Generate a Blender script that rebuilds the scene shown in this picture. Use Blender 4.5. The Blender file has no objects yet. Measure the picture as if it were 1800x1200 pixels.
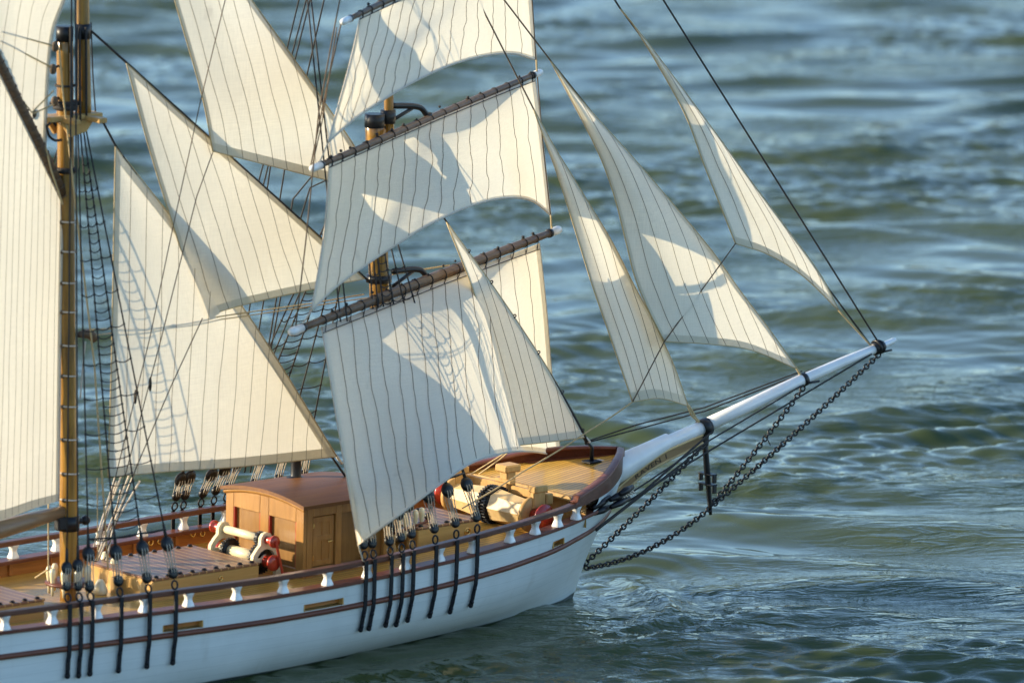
import bpy, random, math
import numpy as np
from math import sin, cos, tan, pi, radians, sqrt, atan2, exp, floor
from mathutils import Matrix, Vector, noise

random.seed(7)
C = bpy.context.scene.collection
S = bpy.context.scene
U = 0.01                      # all coordinates below are centimetres in the ship's own frame (X forward, Y port, Z up)
HEEL = radians(2.0)           # the model heels slightly to starboard

# ------------------------------------------------------------------ camera
PITCH, YAW, HFOV, DIST = radians(8.5), radians(42), radians(9), 700.0
FPX = 900 / tan(HFOV / 2)
_M = np.array([[1, 0, 0], [0, cos(HEEL), sin(HEEL)], [0, -sin(HEEL), cos(HEEL)]])   # world -> ship
_r = np.array([cos(YAW), -sin(YAW), 0]); _fh = np.array([sin(YAW), cos(YAW), 0]); _z = np.array([0, 0, 1.])
_f = _fh * cos(PITCH) - _z * sin(PITCH); _u = _fh * sin(PITCH) + _z * cos(PITCH)
CR, CF, CU = _M @ _r, _M @ _f, _M @ _u
def ray(px, py): return CF + CR * (px - 900) / FPX - CU * (py - 600) / FPX
CAMP = np.array([0, 0, -.5]) - ray(1005, 1045) * DIST          # camera position in ship frame
CAMW = _M.T @ CAMP
cam = bpy.data.objects.new('camera', bpy.data.cameras.new('camera')); C.objects.link(cam)
cam.data.sensor_width = 36; cam.data.lens = 18 / tan(HFOV / 2)
cam.data.clip_start = .1; cam.data.clip_end = 2000
m = Matrix.Identity(4)
for i in range(3):
    m[i][0], m[i][1], m[i][2], m[i][3] = _r[i], _u[i], -_f[i], CAMW[i] * U
cam.matrix_world = m
cam.data.dof.use_dof = True; cam.data.dof.focus_distance = 6.93; cam.data.dof.aperture_fstop = 10.5
S.camera = cam

# ------------------------------------------------------------------ sky, sun, exposure
SUNV = np.array([-.714, .700, .287]); SUNV /= np.linalg.norm(SUNV)      # towards the sun: low, over the port quarter
w = bpy.data.worlds.new('World'); S.world = w; w.use_nodes = True
nt = w.node_tree; sky = nt.nodes.new('ShaderNodeTexSky'); sky.sky_type = 'NISHITA'; sky.sun_disc = False
sky.sun_elevation = math.asin(SUNV[2]); sky.sun_rotation = atan2(SUNV[0], SUNV[1])
sky.air_density = 1.0; sky.dust_density = .3; sky.ozone_density = 3.2
bg = nt.nodes['Background']; bg.inputs[1].default_value = .15
nt.links.new(sky.outputs[0], bg.inputs[0])
sl = bpy.data.lights.new('sun', 'SUN'); sl.energy = 3.7; sl.angle = radians(.7); sl.color = (1, .84, .58)
so = bpy.data.objects.new('sun', sl); C.objects.link(so)
so.rotation_euler = Vector(SUNV).to_track_quat('Z', 'Y').to_euler()
S.view_settings.view_transform = 'Standard'; S.view_settings.look = 'None'
S.view_settings.exposure = 1.2; S.view_settings.gamma = 1

# ------------------------------------------------------------------ unprojection onto real planes of the ship
def on(px, py, P, n):
    d = ray(px, py); n = np.asarray(n, float); P = np.asarray(P, float)
    return CAMP + d * (((P - CAMP) @ n) / (d @ n))
def PY(px, py, y=0.): return on(px, py, (0, y, 0), (0, 1, 0))
def PZ(px, py, z): return on(px, py, (0, 0, z), (0, 0, 1))
def PX(px, py, x): return on(px, py, (x, 0, 0), (1, 0, 0))
def A(*a): return np.array(a, float)
def unit(v): v = np.asarray(v, float); return v / (np.linalg.norm(v) + 1e-12)

# ------------------------------------------------------------------ mesh builder
class MB:
    def __init__(s): s.v = []; s.f = []; s.sm = []; s.mi = []
    def add(s, vs, fs, smooth=True, mi=0):
        o = len(s.v); s.v += [tuple(map(float, p)) for p in vs]
        for f in fs: s.f.append(tuple(i + o for i in f)); s.sm.append(smooth); s.mi.append(mi)
        return s
    def tube(s, pts, r, n=7, mi=0, cap=True, closed=False):
        P = [np.asarray(p, float) for p in pts]; N = len(P)
        R = [r] * N if np.isscalar(r) else list(r)
        vs = []; ref = None
        for i in range(N):
            if closed: t = unit(P[(i + 1) % N] - P[i - 1])
            else: t = unit(P[min(i + 1, N - 1)] - P[max(i - 1, 0)])
            if ref is None:
                ref = unit(np.cross(t, A(0, 0, 1) if abs(t[2]) < .9 else A(0, 1, 0)))
            a = unit(ref - t * (ref @ t)); ref = a; b = np.cross(t, a)
            for k in range(n):
                th = 2 * pi * k / n; vs.append(P[i] + R[i] * (a * cos(th) + b * sin(th)))
        fs = []
        for i in range(N if closed else N - 1):
            j = (i + 1) % N
            for k in range(n): fs.append((i * n + k, i * n + (k + 1) % n, j * n + (k + 1) % n, j * n + k))
        if cap and not closed: fs.append(tuple(range(n))[::-1]); fs.append(tuple((N - 1) * n + k for k in range(n)))
        return s.add(vs, fs, True, mi)
    def box(s, c, size, ax=None, bev=.06, mi=0):
        c = np.asarray(c, float); h = np.asarray(size, float) / 2; b = min(bev, min(h) * .6)
        ax = np.eye(3) if ax is None else np.asarray(ax, float)
        vs = []; idx = {}
        for sx in (-1, 1):
            for sy in (-1, 1):
                for sz in (-1, 1):
                    g = A(sx, sy, sz)
                    for k in range(3):
                        q = g * (h - b); q[k] = g[k] * h[k]
                        idx[(sx, sy, sz, k)] = len(vs); vs.append(c + q[0] * ax[0] + q[1] * ax[1] + q[2] * ax[2])
        fs = []
        for k in range(3):
            i, j = (k + 1) % 3, (k + 2) % 3
            for sg in (-1, 1):
                q = []
                for (a, d) in ((-1, -1), (1, -1), (1, 1), (-1, 1)):
                    t = [0, 0, 0]; t[k] = sg; t[i] = a; t[j] = d; q.append(idx[(*t, k)])
                fs.append(tuple(q if sg > 0 else q[::-1]))
            for a in (-1, 1):
                for d in (-1, 1):
                    t0 = [0, 0, 0]; t0[k] = -1; t0[i] = a; t0[j] = d; t1 = list(t0); t1[k] = 1
                    q = [idx[(*t0, i)], idx[(*t1, i)], idx[(*t1, j)], idx[(*t0, j)]]
                    fs.append(tuple(q if a * d < 0 else q[::-1]))
        for sx in (-1, 1):
            for sy in (-1, 1):
                for sz in (-1, 1):
                    q = [idx[(sx, sy, sz, k)] for k in range(3)]
                    fs.append(tuple(q if sx * sy * sz > 0 else q[::-1]))
        return s.add(vs, fs, False, mi)
    def bar(s, a, b, wd, ht, up=(0, 0, 1), bev=.05, mi=0):
        a = np.asarray(a, float); b = np.asarray(b, float); x = unit(b - a); y = unit(np.cross(up, x)); z = np.cross(x, y)
        return s.box((a + b) / 2, (np.linalg.norm(b - a), wd, ht), (x, y, z), bev, mi)
    def lathe(s, prof, c, axis=(0, 0, 1), n=16, mi=0, a0=None, smooth=True):
        t = unit(axis); a = unit(np.cross(t, A(0, 0, 1) if abs(t[2]) < .9 else A(1, 0, 0))); b = np.cross(t, a); c = np.asarray(c, float)
        vs = []; fs = []
        for r, h in prof:
            for k in range(n):
                th = 2 * pi * k / n; vs.append(c + t * h + max(r, 1e-3) * (a * cos(th) + b * sin(th)))
        for i in range(len(prof) - 1):
            for k in range(n): fs.append((i * n + k, i * n + (k + 1) % n, (i + 1) * n + (k + 1) % n, (i + 1) * n + k))
        fs.append(tuple(range(n))[::-1]); fs.append(tuple((len(prof) - 1) * n + k for k in range(n)))
        return s.add(vs, fs, smooth, mi)
    def torus(s, c, nrm, R, r, n=16, m=6, mi=0, el=None):
        t = unit(nrm); a = unit(np.cross(t, A(0, 0, 1) if abs(t[2]) < .9 else A(1, 0, 0))); b = np.cross(t, a)
        if el is not None: a = unit(el[0]); b = np.cross(t, a)
        k = 1 if el is None else el[1]
        return s.tube([np.asarray(c) + R * (k * a * cos(2 * pi * i / n) + b * sin(2 * pi * i / n)) for i in range(n)], r, m, mi, closed=True)
    def ball(s, c, r, n=10, sq=(1, 1, 1), mi=0):
        vs = []; fs = []; m = n // 2
        for i in range(m + 1):
            ph = pi * i / m
            for k in range(n):
                th = 2 * pi * k / n
                vs.append(A(*c) + r * A(sq[0] * sin(ph) * cos(th), sq[1] * sin(ph) * sin(th), sq[2] * cos(ph)))
        for i in range(m):
            for k in range(n): fs.append((i * n + k, (i + 1) * n + k, (i + 1) * n + (k + 1) % n, i * n + (k + 1) % n))
        return s.add(vs, fs, True, mi)
    def grid(s, G, smooth=True, mi=0, flip=False):
        nu, nv = len(G), len(G[0]); vs = [p for row in G for p in row]; fs = []
        for i in range(nu - 1):
            for j in range(nv - 1):
                q = (i * nv + j, (i + 1) * nv + j, (i + 1) * nv + j + 1, i * nv + j + 1); fs.append(q[::-1] if flip else q)
        return s.add(vs, fs, smooth, mi)
    def prism(s, poly, d, mi=0, smooth=False):
        n = len(poly); poly = [np.asarray(p, float) for p in poly]; d = np.asarray(d, float)
        vs = poly + [p + d for p in poly]
        fs = [tuple(range(n)), tuple(range(n, 2 * n))[::-1]] + [(i, n + i, n + (i + 1) % n, (i + 1) % n) for i in range(n)]
        return s.add(vs, fs, smooth, mi)
    def build(s, name, mats, parent=None, label=None):
        me = bpy.data.meshes.new(name); me.from_pydata([(x * U, y * U, z * U) for x, y, z in s.v], [], s.f)
        me.polygons.foreach_set('use_smooth', s.sm); me.polygons.foreach_set('material_index', s.mi)
        for mt in (mats if isinstance(mats, (list, tuple)) else [mats]): me.materials.append(mt)
        me.update()
        o = bpy.data.objects.new(name, me); C.objects.link(o)
        if parent: o.parent = parent
        if label: o['label'] = label
        return o

def lerp(a, b, t): return a + (b - a) * t
def sst(a, b, x): t = min(1, max(0, (x - a) / (b - a))); return t * t * (3 - 2 * t)
def polyat(pts, t):
    """Catmull-Rom through pts by arc-length parameter t in 0..1"""
    P = np.asarray(pts, float)
    if len(P) == 2: return P[0] + (P[1] - P[0]) * t
    L = np.r_[0, np.cumsum(np.linalg.norm(np.diff(P, axis=0), axis=1))]; x = min(max(t, 0), 1) * L[-1]
    i = min(max(int(np.searchsorted(L, x) - 1), 0), len(P) - 2); q = (x - L[i]) / (L[i + 1] - L[i])
    p1, p2 = P[i], P[i + 1]; h = L[i + 1] - L[i]
    m1 = (p2 - P[i - 1]) / (L[i + 1] - L[i - 1]) * h if i > 0 else p2 - p1
    m2 = (P[i + 2] - p1) / (L[i + 2] - L[i]) * h if i < len(P) - 2 else p2 - p1
    q2, q3 = q * q, q * q * q
    return (2 * q3 - 3 * q2 + 1) * p1 + (q3 - 2 * q2 + q) * m1 + (-2 * q3 + 3 * q2) * p2 + (q3 - q2) * m2
def curve(pts, n): return [polyat(pts, i / (n - 1)) for i in range(n)]
def sagline(a, b, sag=0., n=9, ax=(0, 0, -1)):
    a = np.asarray(a, float); b = np.asarray(b, float); ax = np.asarray(ax, float)
    return [lerp(a, b, i / (n - 1)) + ax * sag * 4 * (i / (n - 1)) * (1 - i / (n - 1)) for i in range(n)]

# ------------------------------------------------------------------ materials
def nodes(name):
    mt = bpy.data.materials.new(name); mt.use_nodes = True; t = mt.node_tree
    return mt, t, t.nodes['Principled BSDF'], t.nodes['Material Output']
def N(t, ty, **kw):
    n = t.nodes.new(ty)
    for k, v in kw.items():
        if k.startswith('i_'): n.inputs[k[2:].replace('_', ' ')].default_value = v
        elif k.startswith('n_'): n.inputs[int(k[2:])].default_value = v
        else: setattr(n, k, v)
    return n
def math_n(t, op, a, b=None, **kw):
    n = N(t, 'ShaderNodeMath', operation=op)
    for i, x in enumerate((a, b)):
        if x is None: continue
        if isinstance(x, (int, float)): n.inputs[i].default_value = x
        else: t.links.new(x, n.inputs[i])
    return n.outputs[0]
def mixc(t, f, a, b, mode='MIX'):
    n = N(t, 'ShaderNodeMix', data_type='RGBA', blend_type=mode)
    for sock, x in ((n.inputs[0], f), (n.inputs[6], a), (n.inputs[7], b)):
        if isinstance(x, (int, float)): sock.default_value = x
        elif isinstance(x, tuple): sock.default_value = (*x, 1) if len(x) == 3 else x
        else: t.links.new(x, sock)
    return n.outputs[2]
def coords(t, scale):
    tc = N(t, 'ShaderNodeTexCoord'); mp = N(t, 'ShaderNodeMapping'); mp.inputs['Scale'].default_value = scale
    t.links.new(tc.outputs['Object'], mp.inputs[0]); return mp.outputs[0]
def ramp(t, x, lo, hi):
    n = N(t, 'ShaderNodeMapRange'); n.inputs[1].default_value = lo; n.inputs[2].default_value = hi; t.links.new(x, n.inputs[0]); return n.outputs[0]
def bump(t, p, h, strength=.3, dist=.001):
    b = N(t, 'ShaderNodeBump'); b.inputs['Strength'].default_value = strength; b.inputs['Distance'].default_value = dist
    t.links.new(h, b.inputs['Height']); t.links.new(b.outputs[0], p.inputs['Normal']); return b

def plain(name, col, rough=.5, metal=0., var=.25, nscale=60., coat=0., bmp=.15, spec=.5):
    mt, t, p, o = nodes(name)
    c = coords(t, (1, 1, 1)); nz = N(t, 'ShaderNodeTexNoise', i_Scale=nscale, i_Detail=5., i_Roughness=.6); t.links.new(c, nz.inputs['Vector'])
    dark = tuple(x * (1 - var) for x in col); lite = tuple(min(1, x * (1 + var * .6)) for x in col)
    t.links.new(mixc(t, ramp(t, nz.outputs[0], .3, .7), dark, lite), p.inputs['Base Color'])
    p.inputs['Roughness'].default_value = rough; p.inputs['Metallic'].default_value = metal
    p.inputs['Coat Weight'].default_value = coat; p.inputs['Coat Roughness'].default_value = .15
    p.inputs['Specular IOR Level'].default_value = spec
    if bmp: bump(t, p, nz.outputs[0], bmp, .0006)
    return mt
def wood(name, a, b, axis=0, fine=220., stretch=.06, rough=.4, coat=.3, seam=None, var=.2, bmp=.12):
    """grain runs along axis; seam = (axis index, width cm, line fraction, line colour, offset cm) for planking"""
    mt, t, p, o = nodes(name)
    sc = [1, 1, 1]; sc[axis] = stretch
    c = coords(t, tuple(sc)); nz = N(t, 'ShaderNodeTexNoise', i_Scale=fine, i_Detail=6., i_Roughness=.65, i_Distortion=.4); t.links.new(c, nz.inputs['Vector'])
    col = mixc(t, ramp(t, nz.outputs[0], .28, .72), a, b)
    n2 = N(t, 'ShaderNodeTexNoise', i_Scale=18., i_Detail=3.); t.links.new(coords(t, (1, 1, 1)), n2.inputs['Vector'])
    col = mixc(t, ramp(t, n2.outputs[0], .25, .8), mixc(t, 1., col, (1 - var,) * 3, 'MULTIPLY'), col)
    h = nz.outputs[0]
    if seam:
        sep = N(t, 'ShaderNodeSeparateXYZ'); t.links.new(coords(t, (100, 100, 100)), sep.inputs[0])
        x = math_n(t, 'DIVIDE', math_n(t, 'ADD', sep.outputs[seam[0]], seam[4] + 500.), seam[1])
        fr = math_n(t, 'FRACT', x); fl = math_n(t, 'FLOOR', x)
        wn = N(t, 'ShaderNodeTexWhiteNoise', noise_dimensions='1D'); t.links.new(fl, wn.inputs['W'])
        col = mixc(t, math_n(t, 'MULTIPLY', wn.outputs[0], .45), col, tuple(x * .62 for x in a))
        ln = math_n(t, 'LESS_THAN', fr, seam[2]); col = mixc(t, ln, col, seam[3])
        h = math_n(t, 'SUBTRACT', nz.outputs[0], math_n(t, 'MULTIPLY', ln, 1.5))
    t.links.new(col, p.inputs['Base Color']); p.inputs['Roughness'].default_value = rough
    p.inputs['Coat Weight'].default_value = coat; p.inputs['Coat Roughness'].default_value = .18
    p.inputs['Specular IOR Level'].default_value = .3
    bump(t, p, h, bmp, .0008)
    return mt

def hullpaint():
    mt, t, p, o = nodes('hull_white_paint')
    n1 = N(t, 'ShaderNodeTexNoise', i_Scale=130., i_Detail=6., i_Roughness=.7); t.links.new(coords(t, (.06, .06, 1)), n1.inputs['Vector'])
    n2 = N(t, 'ShaderNodeTexNoise', i_Scale=9., i_Detail=5., i_Roughness=.6); t.links.new(coords(t, (1, 1, .5)), n2.inputs['Vector'])
    n3 = N(t, 'ShaderNodeTexNoise', i_Scale=55., i_Detail=3.); t.links.new(coords(t, (1, 1, .12)), n3.inputs['Vector'])
    col = mixc(t, ramp(t, n1.outputs[0], .3, .7), (.62, .665, .66), (.72, .755, .745))
    col = mixc(t, math_n(t, 'MULTIPLY', ramp(t, n2.outputs[0], .45, .75), .38), col, (.40, .43, .40))
    col = mixc(t, math_n(t, 'MULTIPLY', ramp(t, n3.outputs[0], .60, .78), .22), col, (.36, .33, .27))
    sep = N(t, 'ShaderNodeSeparateXYZ'); t.links.new(coords(t, (100, 100, 100)), sep.inputs[0])
    z = math_n(t, 'ADD', math_n(t, 'ADD', sep.outputs[2], math_n(t, 'MULTIPLY', sep.outputs[0], .0145)), math_n(t, 'MULTIPLY', n2.outputs[0], .35))
    fr = math_n(t, 'FRACT', math_n(t, 'DIVIDE', math_n(t, 'ADD', sep.outputs[2], 50.), 1.05))
    ln = math_n(t, 'LESS_THAN', fr, .045); col = mixc(t, math_n(t, 'MULTIPLY', ln, .24), col, (.25, .28, .28))
    boot = N(t, 'ShaderNodeMapRange', interpolation_type='SMOOTHSTEP'); boot.inputs[1].default_value = .20; boot.inputs[2].default_value = -.02; t.links.new(z, boot.inputs[0])
    col = mixc(t, boot.outputs[0], col, (.05, .065, .06))
    t.links.new(col, p.inputs['Base Color']); p.inputs['Roughness'].default_value = .38; p.inputs['Specular IOR Level'].default_value = .35
    bump(t, p, math_n(t, 'SUBTRACT', n1.outputs[0], ln), .12, .0008)
    return mt

def cloth(name, col, trans, stain=.12):
    mt, t, p, o = nodes(name); t.nodes.remove(p)
    c = coords(t, (1, 1, 1))
    n1 = N(t, 'ShaderNodeTexNoise', i_Scale=14., i_Detail=4.); t.links.new(c, n1.inputs['Vector'])
    n2 = N(t, 'ShaderNodeTexNoise', i_Scale=500., i_Detail=2.); t.links.new(coords(t, (1.6, 1.6, .12)), n2.inputs['Vector'])
    n3 = N(t, 'ShaderNodeTexNoise', i_Scale=500., i_Detail=2.); t.links.new(coords(t, (.12, .12, 2.2)), n3.inputs['Vector'])
    weave = math_n(t, 'ADD', n2.outputs[0], n3.outputs[0])
    base = mixc(t, ramp(t, n1.outputs[0], .25, .75), tuple(x * (1 - stain) for x in col), col)
    base = mixc(t, ramp(t, weave, .7, 1.3), tuple(x * .86 for x in col), base)
    n4 = N(t, 'ShaderNodeTexNoise', i_Scale=5., i_Detail=2.); t.links.new(coords(t, (1, 1, .5)), n4.inputs['Vector'])
    hb = math_n(t, 'ADD', math_n(t, 'MULTIPLY', weave, .25), math_n(t, 'MULTIPLY', n4.outputs[0], 6.))
    n5 = N(t, 'ShaderNodeTexNoise', i_Scale=26., i_Detail=3., i_Roughness=.5); t.links.new(coords(t, (1.3, 1.3, .9)), n5.inputs['Vector'])
    base = mixc(t, math_n(t, 'MULTIPLY', ramp(t, n5.outputs[0], .70, .80), .35), base, (.42, .37, .30))
    b = N(t, 'ShaderNodeBump'); b.inputs['Strength'].default_value = .5; b.inputs['Distance'].default_value = .0014; t.links.new(hb, b.inputs['Height'])
    d = N(t, 'ShaderNodeBsdfDiffuse'); tr = N(t, 'ShaderNodeBsdfTranslucent'); mx = N(t, 'ShaderNodeMixShader'); mx.inputs[0].default_value = trans
    for q in (d, tr): t.links.new(base, q.inputs['Color']); t.links.new(b.outputs[0], q.inputs['Normal'])
    t.links.new(d.outputs[0], mx.inputs[1]); t.links.new(tr.outputs[0], mx.inputs[2]); t.links.new(mx.outputs[0], o.inputs[0])
    return mt

M = dict(
    hull=hullpaint(),
    white=plain('white_gloss_paint', (.80, .79, .76), .3, 0, .14, 22., .25, .08),
    cream=plain('cream_paint', (.78, .66, .40), .3, 0, .08, 40., .3, .05),
    red=plain('red_paint', (.42, .035, .015), .3, 0, .15, 50., .5, .05),
    mahog=wood('mahogany', (.11, .030, .016), (.19, .060, .030), 0, 260., .05, .45, .1),
    rail=wood('handrail_wood', (.09, .034, .020), (.17, .068, .042), 0, 260., .05, .45, .12),
    amber=wood('varnished_oak', (.36, .13, .028), (.52, .21, .05), 0, 240., .05, .35, .5),
    house=wood('cabin_teak', (.30, .135, .030), (.47, .235, .060), 2, 200., .08, .38, .35),
    panel=wood('cabin_panel', (.21, .098, .022), (.33, .17, .045), 2, 160., .10, .4, .3),
    roof=wood('cabin_roof', (.15, .058, .016), (.26, .11, .032), 0, 240., .04, .5, 0., (1, 1.25, .03, (.12, .04, .02), 0.)),
    deck=wood('deck_pine', (.60, .33, .055), (.78, .47, .10), 0, 200., .05, .42, .3, (1, .62, .15, (.11, .05, .012), 0.)),
    pine=wood('pine_block', (.42, .23, .07), (.60, .37, .13), 2, 160., .12, .5, .05),
    coam=wood('hatch_coaming', (.50, .27, .07), (.66, .40, .13), 0, 180., .05, .4, .3),
    hatch=wood('hatch_boards', (.23, .105, .05), (.36, .18, .09), 1, 200., .05, .42, .1, (0, .95, .12, (.62, .36, .12), 0.)),
    mast=wood('mast_varnish', (.13, .052, .007), (.60, .31, .050), 2, 150., .07, .25, .5, None, .5),
    spar=wood('spar_brown', (.10, .055, .03), (.21, .125, .07), 0, 240., .12, .55, .1, None, .35),
    boom=wood('boom_wood', (.20, .11, .05), (.33, .20, .10), 0, 160., .06, .45, .3),
    board=wood('trailboard_wood', (.30, .17, .07), (.46, .29, .14), 0, 160., .06, .5, .1),
    gilt=wood('pale_moulding', (.62, .42, .18), (.74, .54, .27), 0, 160., .1, .4, .3),
    black=plain('black_iron', (.010, .010, .012), .42, .0, .3, 150., .05, .3, .35),
    dead=plain('deadeye_black', (.007, .007, .009), .42, 0, .3, 120., .05, .2, .3),
    strap=plain('strap_black', (.010, .011, .015), .5, 0, .3, 120., 0, .2, .3),
    rope=plain('tarred_rope', (.022, .018, .016), .75, 0, .5, 900., 0, .8),
    brown=plain('brown_rope', (.13, .085, .05), .8, 0, .4, 900., 0, .6),
    tan=plain('tan_rope', (.52, .38, .19), .8, 0, .3, 900., 0, .6),
    pale=plain('pale_rope', (.62, .53, .42), .8, 0, .3, 900., 0, .6),
    lany=plain('lanyard_cord', (.42, .36, .28), .8, 0, .4, 900., 0, .5),
    seam=plain('seam_thread', (.16, .10, .065), .9, 0, .3, 700., 0, 0),
    steel=plain('grey_steel', (.42, .44, .45), .3, .6, .15, 100., 0, .1),
    brass=plain('brass', (.75, .5, .16), .25, .9, .1, 100., 0, .1),
    ink=plain('letter_paint', (.03, .018, .01), .6, 0, .2, 200., 0, 0),
    sail=cloth('sail_cloth', (.90, .83, .68), .35),
    hem=cloth('sail_hem_cloth', (.76, .69, .54), .24),
)

# ------------------------------------------------------------------ the ship (one thing)
ship = bpy.data.objects.new('sailing_ship', None); C.objects.link(ship); ship.empty_display_size = .1
ship.rotation_euler = (HEEL, 0, 0)
ship['label'] = 'white hulled wooden model sailing ship with cream square sails and jibs moving across the water'
ship['category'] = 'model ship'

def T(tab):
    xs, ys = zip(*tab); return lambda x: float(np.interp(x, xs, ys))
def smooth_tab(tab, n=400, k=9):
    xs, ys = np.array(tab, float).T; X = np.linspace(xs[0], xs[-1], n); Y = np.interp(X, xs, ys)
    for _ in range(k): Y[1:-1] = (Y[:-2] + 2 * Y[1:-1] + Y[2:]) / 4
    return lambda x: float(np.interp(x, X, Y))
bR = smooth_tab([(-150, 6.2), (-132, 9.4), (-112, 11.4), (-90, 13), (-70, 14.1), (-62, 14.7), (-55, 15.0), (-48, 15.2), (-40, 15.05), (-30, 14.2), (-20, 12.8), (-12, 11.0), (-8, 9.8), (-6, 9.0), (-4, 8.3), (-2, 7.4), (0, 6.1), (2, 4.6), (4, 2.95), (5.5, 1.6), (6.5, .35)])
bW = smooth_tab([(-150, 2.0), (-132, 6.8), (-112, 10), (-90, 12.2), (-62, 12.5), (-49, 11.5), (-32, 9.2), (-18, 7.0), (-8, 4.3), (-4, 2.8), (-.8, .75), (0, .3)])
zR = smooth_tab([(-150, 13.2), (-112, 11.7), (-88, 11.3), (-70, 11.05), (-55, 10.95), (-45, 11.1), (-35, 11.35), (-25, 11.65), (-16, 12.0), (-8, 12.35), (7, 13.0)])
zBul = smooth_tab([(-9.4, 12.4), (-9.05, 12.45), (-8.95, 13.0), (-6, 13.4), (-4, 13.75), (-2, 14.15), (0, 14.5), (2, 14.8), (4, 14.95), (6.6, 15.0)], 200, 2)
xS = T([(-5, -2), (-.5, 0), (3.06, 1.54), (6, 3.1), (7.7, 4.3), (10.9, 6.3), (12, 6.5), (15, 6.5)])
def zDeck(x): return zR(x) - 3.65
def zBoard(x): return zR(x) - 2.25
def width(x, z):
    """half-breadth of the hull at station x and height z"""
    s = (z - 0.) / (zR(x) - 0.)
    xs = xS(z); k = sst(-32, -2, x)
    wr = bR(min(6.5, x + (6.5 - xs) * k)); ww = bW(min(0, x - xs * k))
    if s < 0: return max(.25, ww * (1 + .16 * s * 3))
    s = min(s, 1.3); f = 1 - (1 - min(s, 1)) ** lerp(4.6, 2.0, sst(-26, -2, x))
    return max(.25, lerp(ww, wr, f))
def hullpt(x, z, side=-1, off=0.): return A(x, side * (width(x, z) + off), z)

hb = MB()
XA = -150.
PORTS = []
for px0, px1, py in ((287, 356, 1103), (535, 603, 1059), (972, 990, 964)):
    e = []
    for px in (px0, px1):
        x = PY(px, py, -14.6)[0]
        for _ in range(5): x = PY(px, py, -width(x, zR(x) - 3.75))[0]
        e.append(x)
    PORTS.append(tuple(e))
PZ0, PZ1 = -4.12, -3.42           # height of the freeing ports below the rail
xq = [XA + (6.5 - XA) * (1 - (1 - i / 120) ** 1.5) for i in range(121)]
for a_, b_ in PORTS: xq = [x for x in xq if abs(x - a_) > .35 and abs(x - b_) > .35] + [a_, b_]
xq.sort()
for side in (-1, 1):
    G = []
    for x0 in xq:
        q = (x0 - XA) / (6.5 - XA)
        row = []
        ztop = zBoard(x0) + (zBul(x0) - .3 - zBoard(x0)) * sst(-4.6, -3.6, x0) if x0 > -8 else zBoard(x0)
        zs = [ztop, lerp(ztop, zR(x0) + PZ1, .5), zR(x0) + PZ1, zR(x0) + PZ0] + [lerp(zR(x0) + PZ0, -5., (j / 20) ** 1.05) for j in range(1, 21)]
        for z in zs:
            k_ = sst(-12, 2, x0); x = lerp(x0, lerp(XA, xS(z), q), k_)
            row.append(hullpt(x, z, side))
        G.append(row)
    o_ = len(hb.v); nv = len(G[0]); hb.grid(G, True, 0, side > 0)
    if side < 0: aft_s = G[0]
    else: hb.add(aft_s + G[0][::-1], [tuple(range(2 * nv))], False)
    if side < 0:
        cut = set()
        for a_, b_ in PORTS:
            for i in range(len(xq) - 1):
                if xq[i] >= a_ - 1e-6 and xq[i + 1] <= b_ + 1e-6: cut.add(tuple(sorted((o_ + i * nv + 2, o_ + (i + 1) * nv + 2, o_ + (i + 1) * nv + 3, o_ + i * nv + 3))))
        keep = [k for k, f in enumerate(hb.f) if tuple(sorted(f)) not in cut]
        hb.f = [hb.f[k] for k in keep]; hb.sm = [hb.sm[k] for k in keep]; hb.mi = [hb.mi[k] for k in keep]
hull = hb.build('hull', M['hull'], ship)

def strake(zf, h, d, side, x0, x1, n=130, off=0., zshape=None, bev=.25):
    """a moulding running along the hull side: section h tall, d proud"""
    mb = MB(); G = []
    sec = [(0, 0), (d * .6, 0), (d, h * bev), (d, h * (1 - bev)), (d * .6, h), (0, h)]
    for i in range(n + 1):
        x = lerp(x0, x1, i / n); z0 = zf(x)
        G.append([hullpt(x, z0, side, off) + A(0, side * a, b) for a, b in sec])
    mb.grid(G, True, 0, side > 0)
    return mb
for side in (-1, 1):
    strake(lambda x: zR(x) - 4.75 + .5 * sst(-14, 5, x), .55, .42, side, XA, 4.2).build('wale', M['mahog'], hull)
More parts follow.
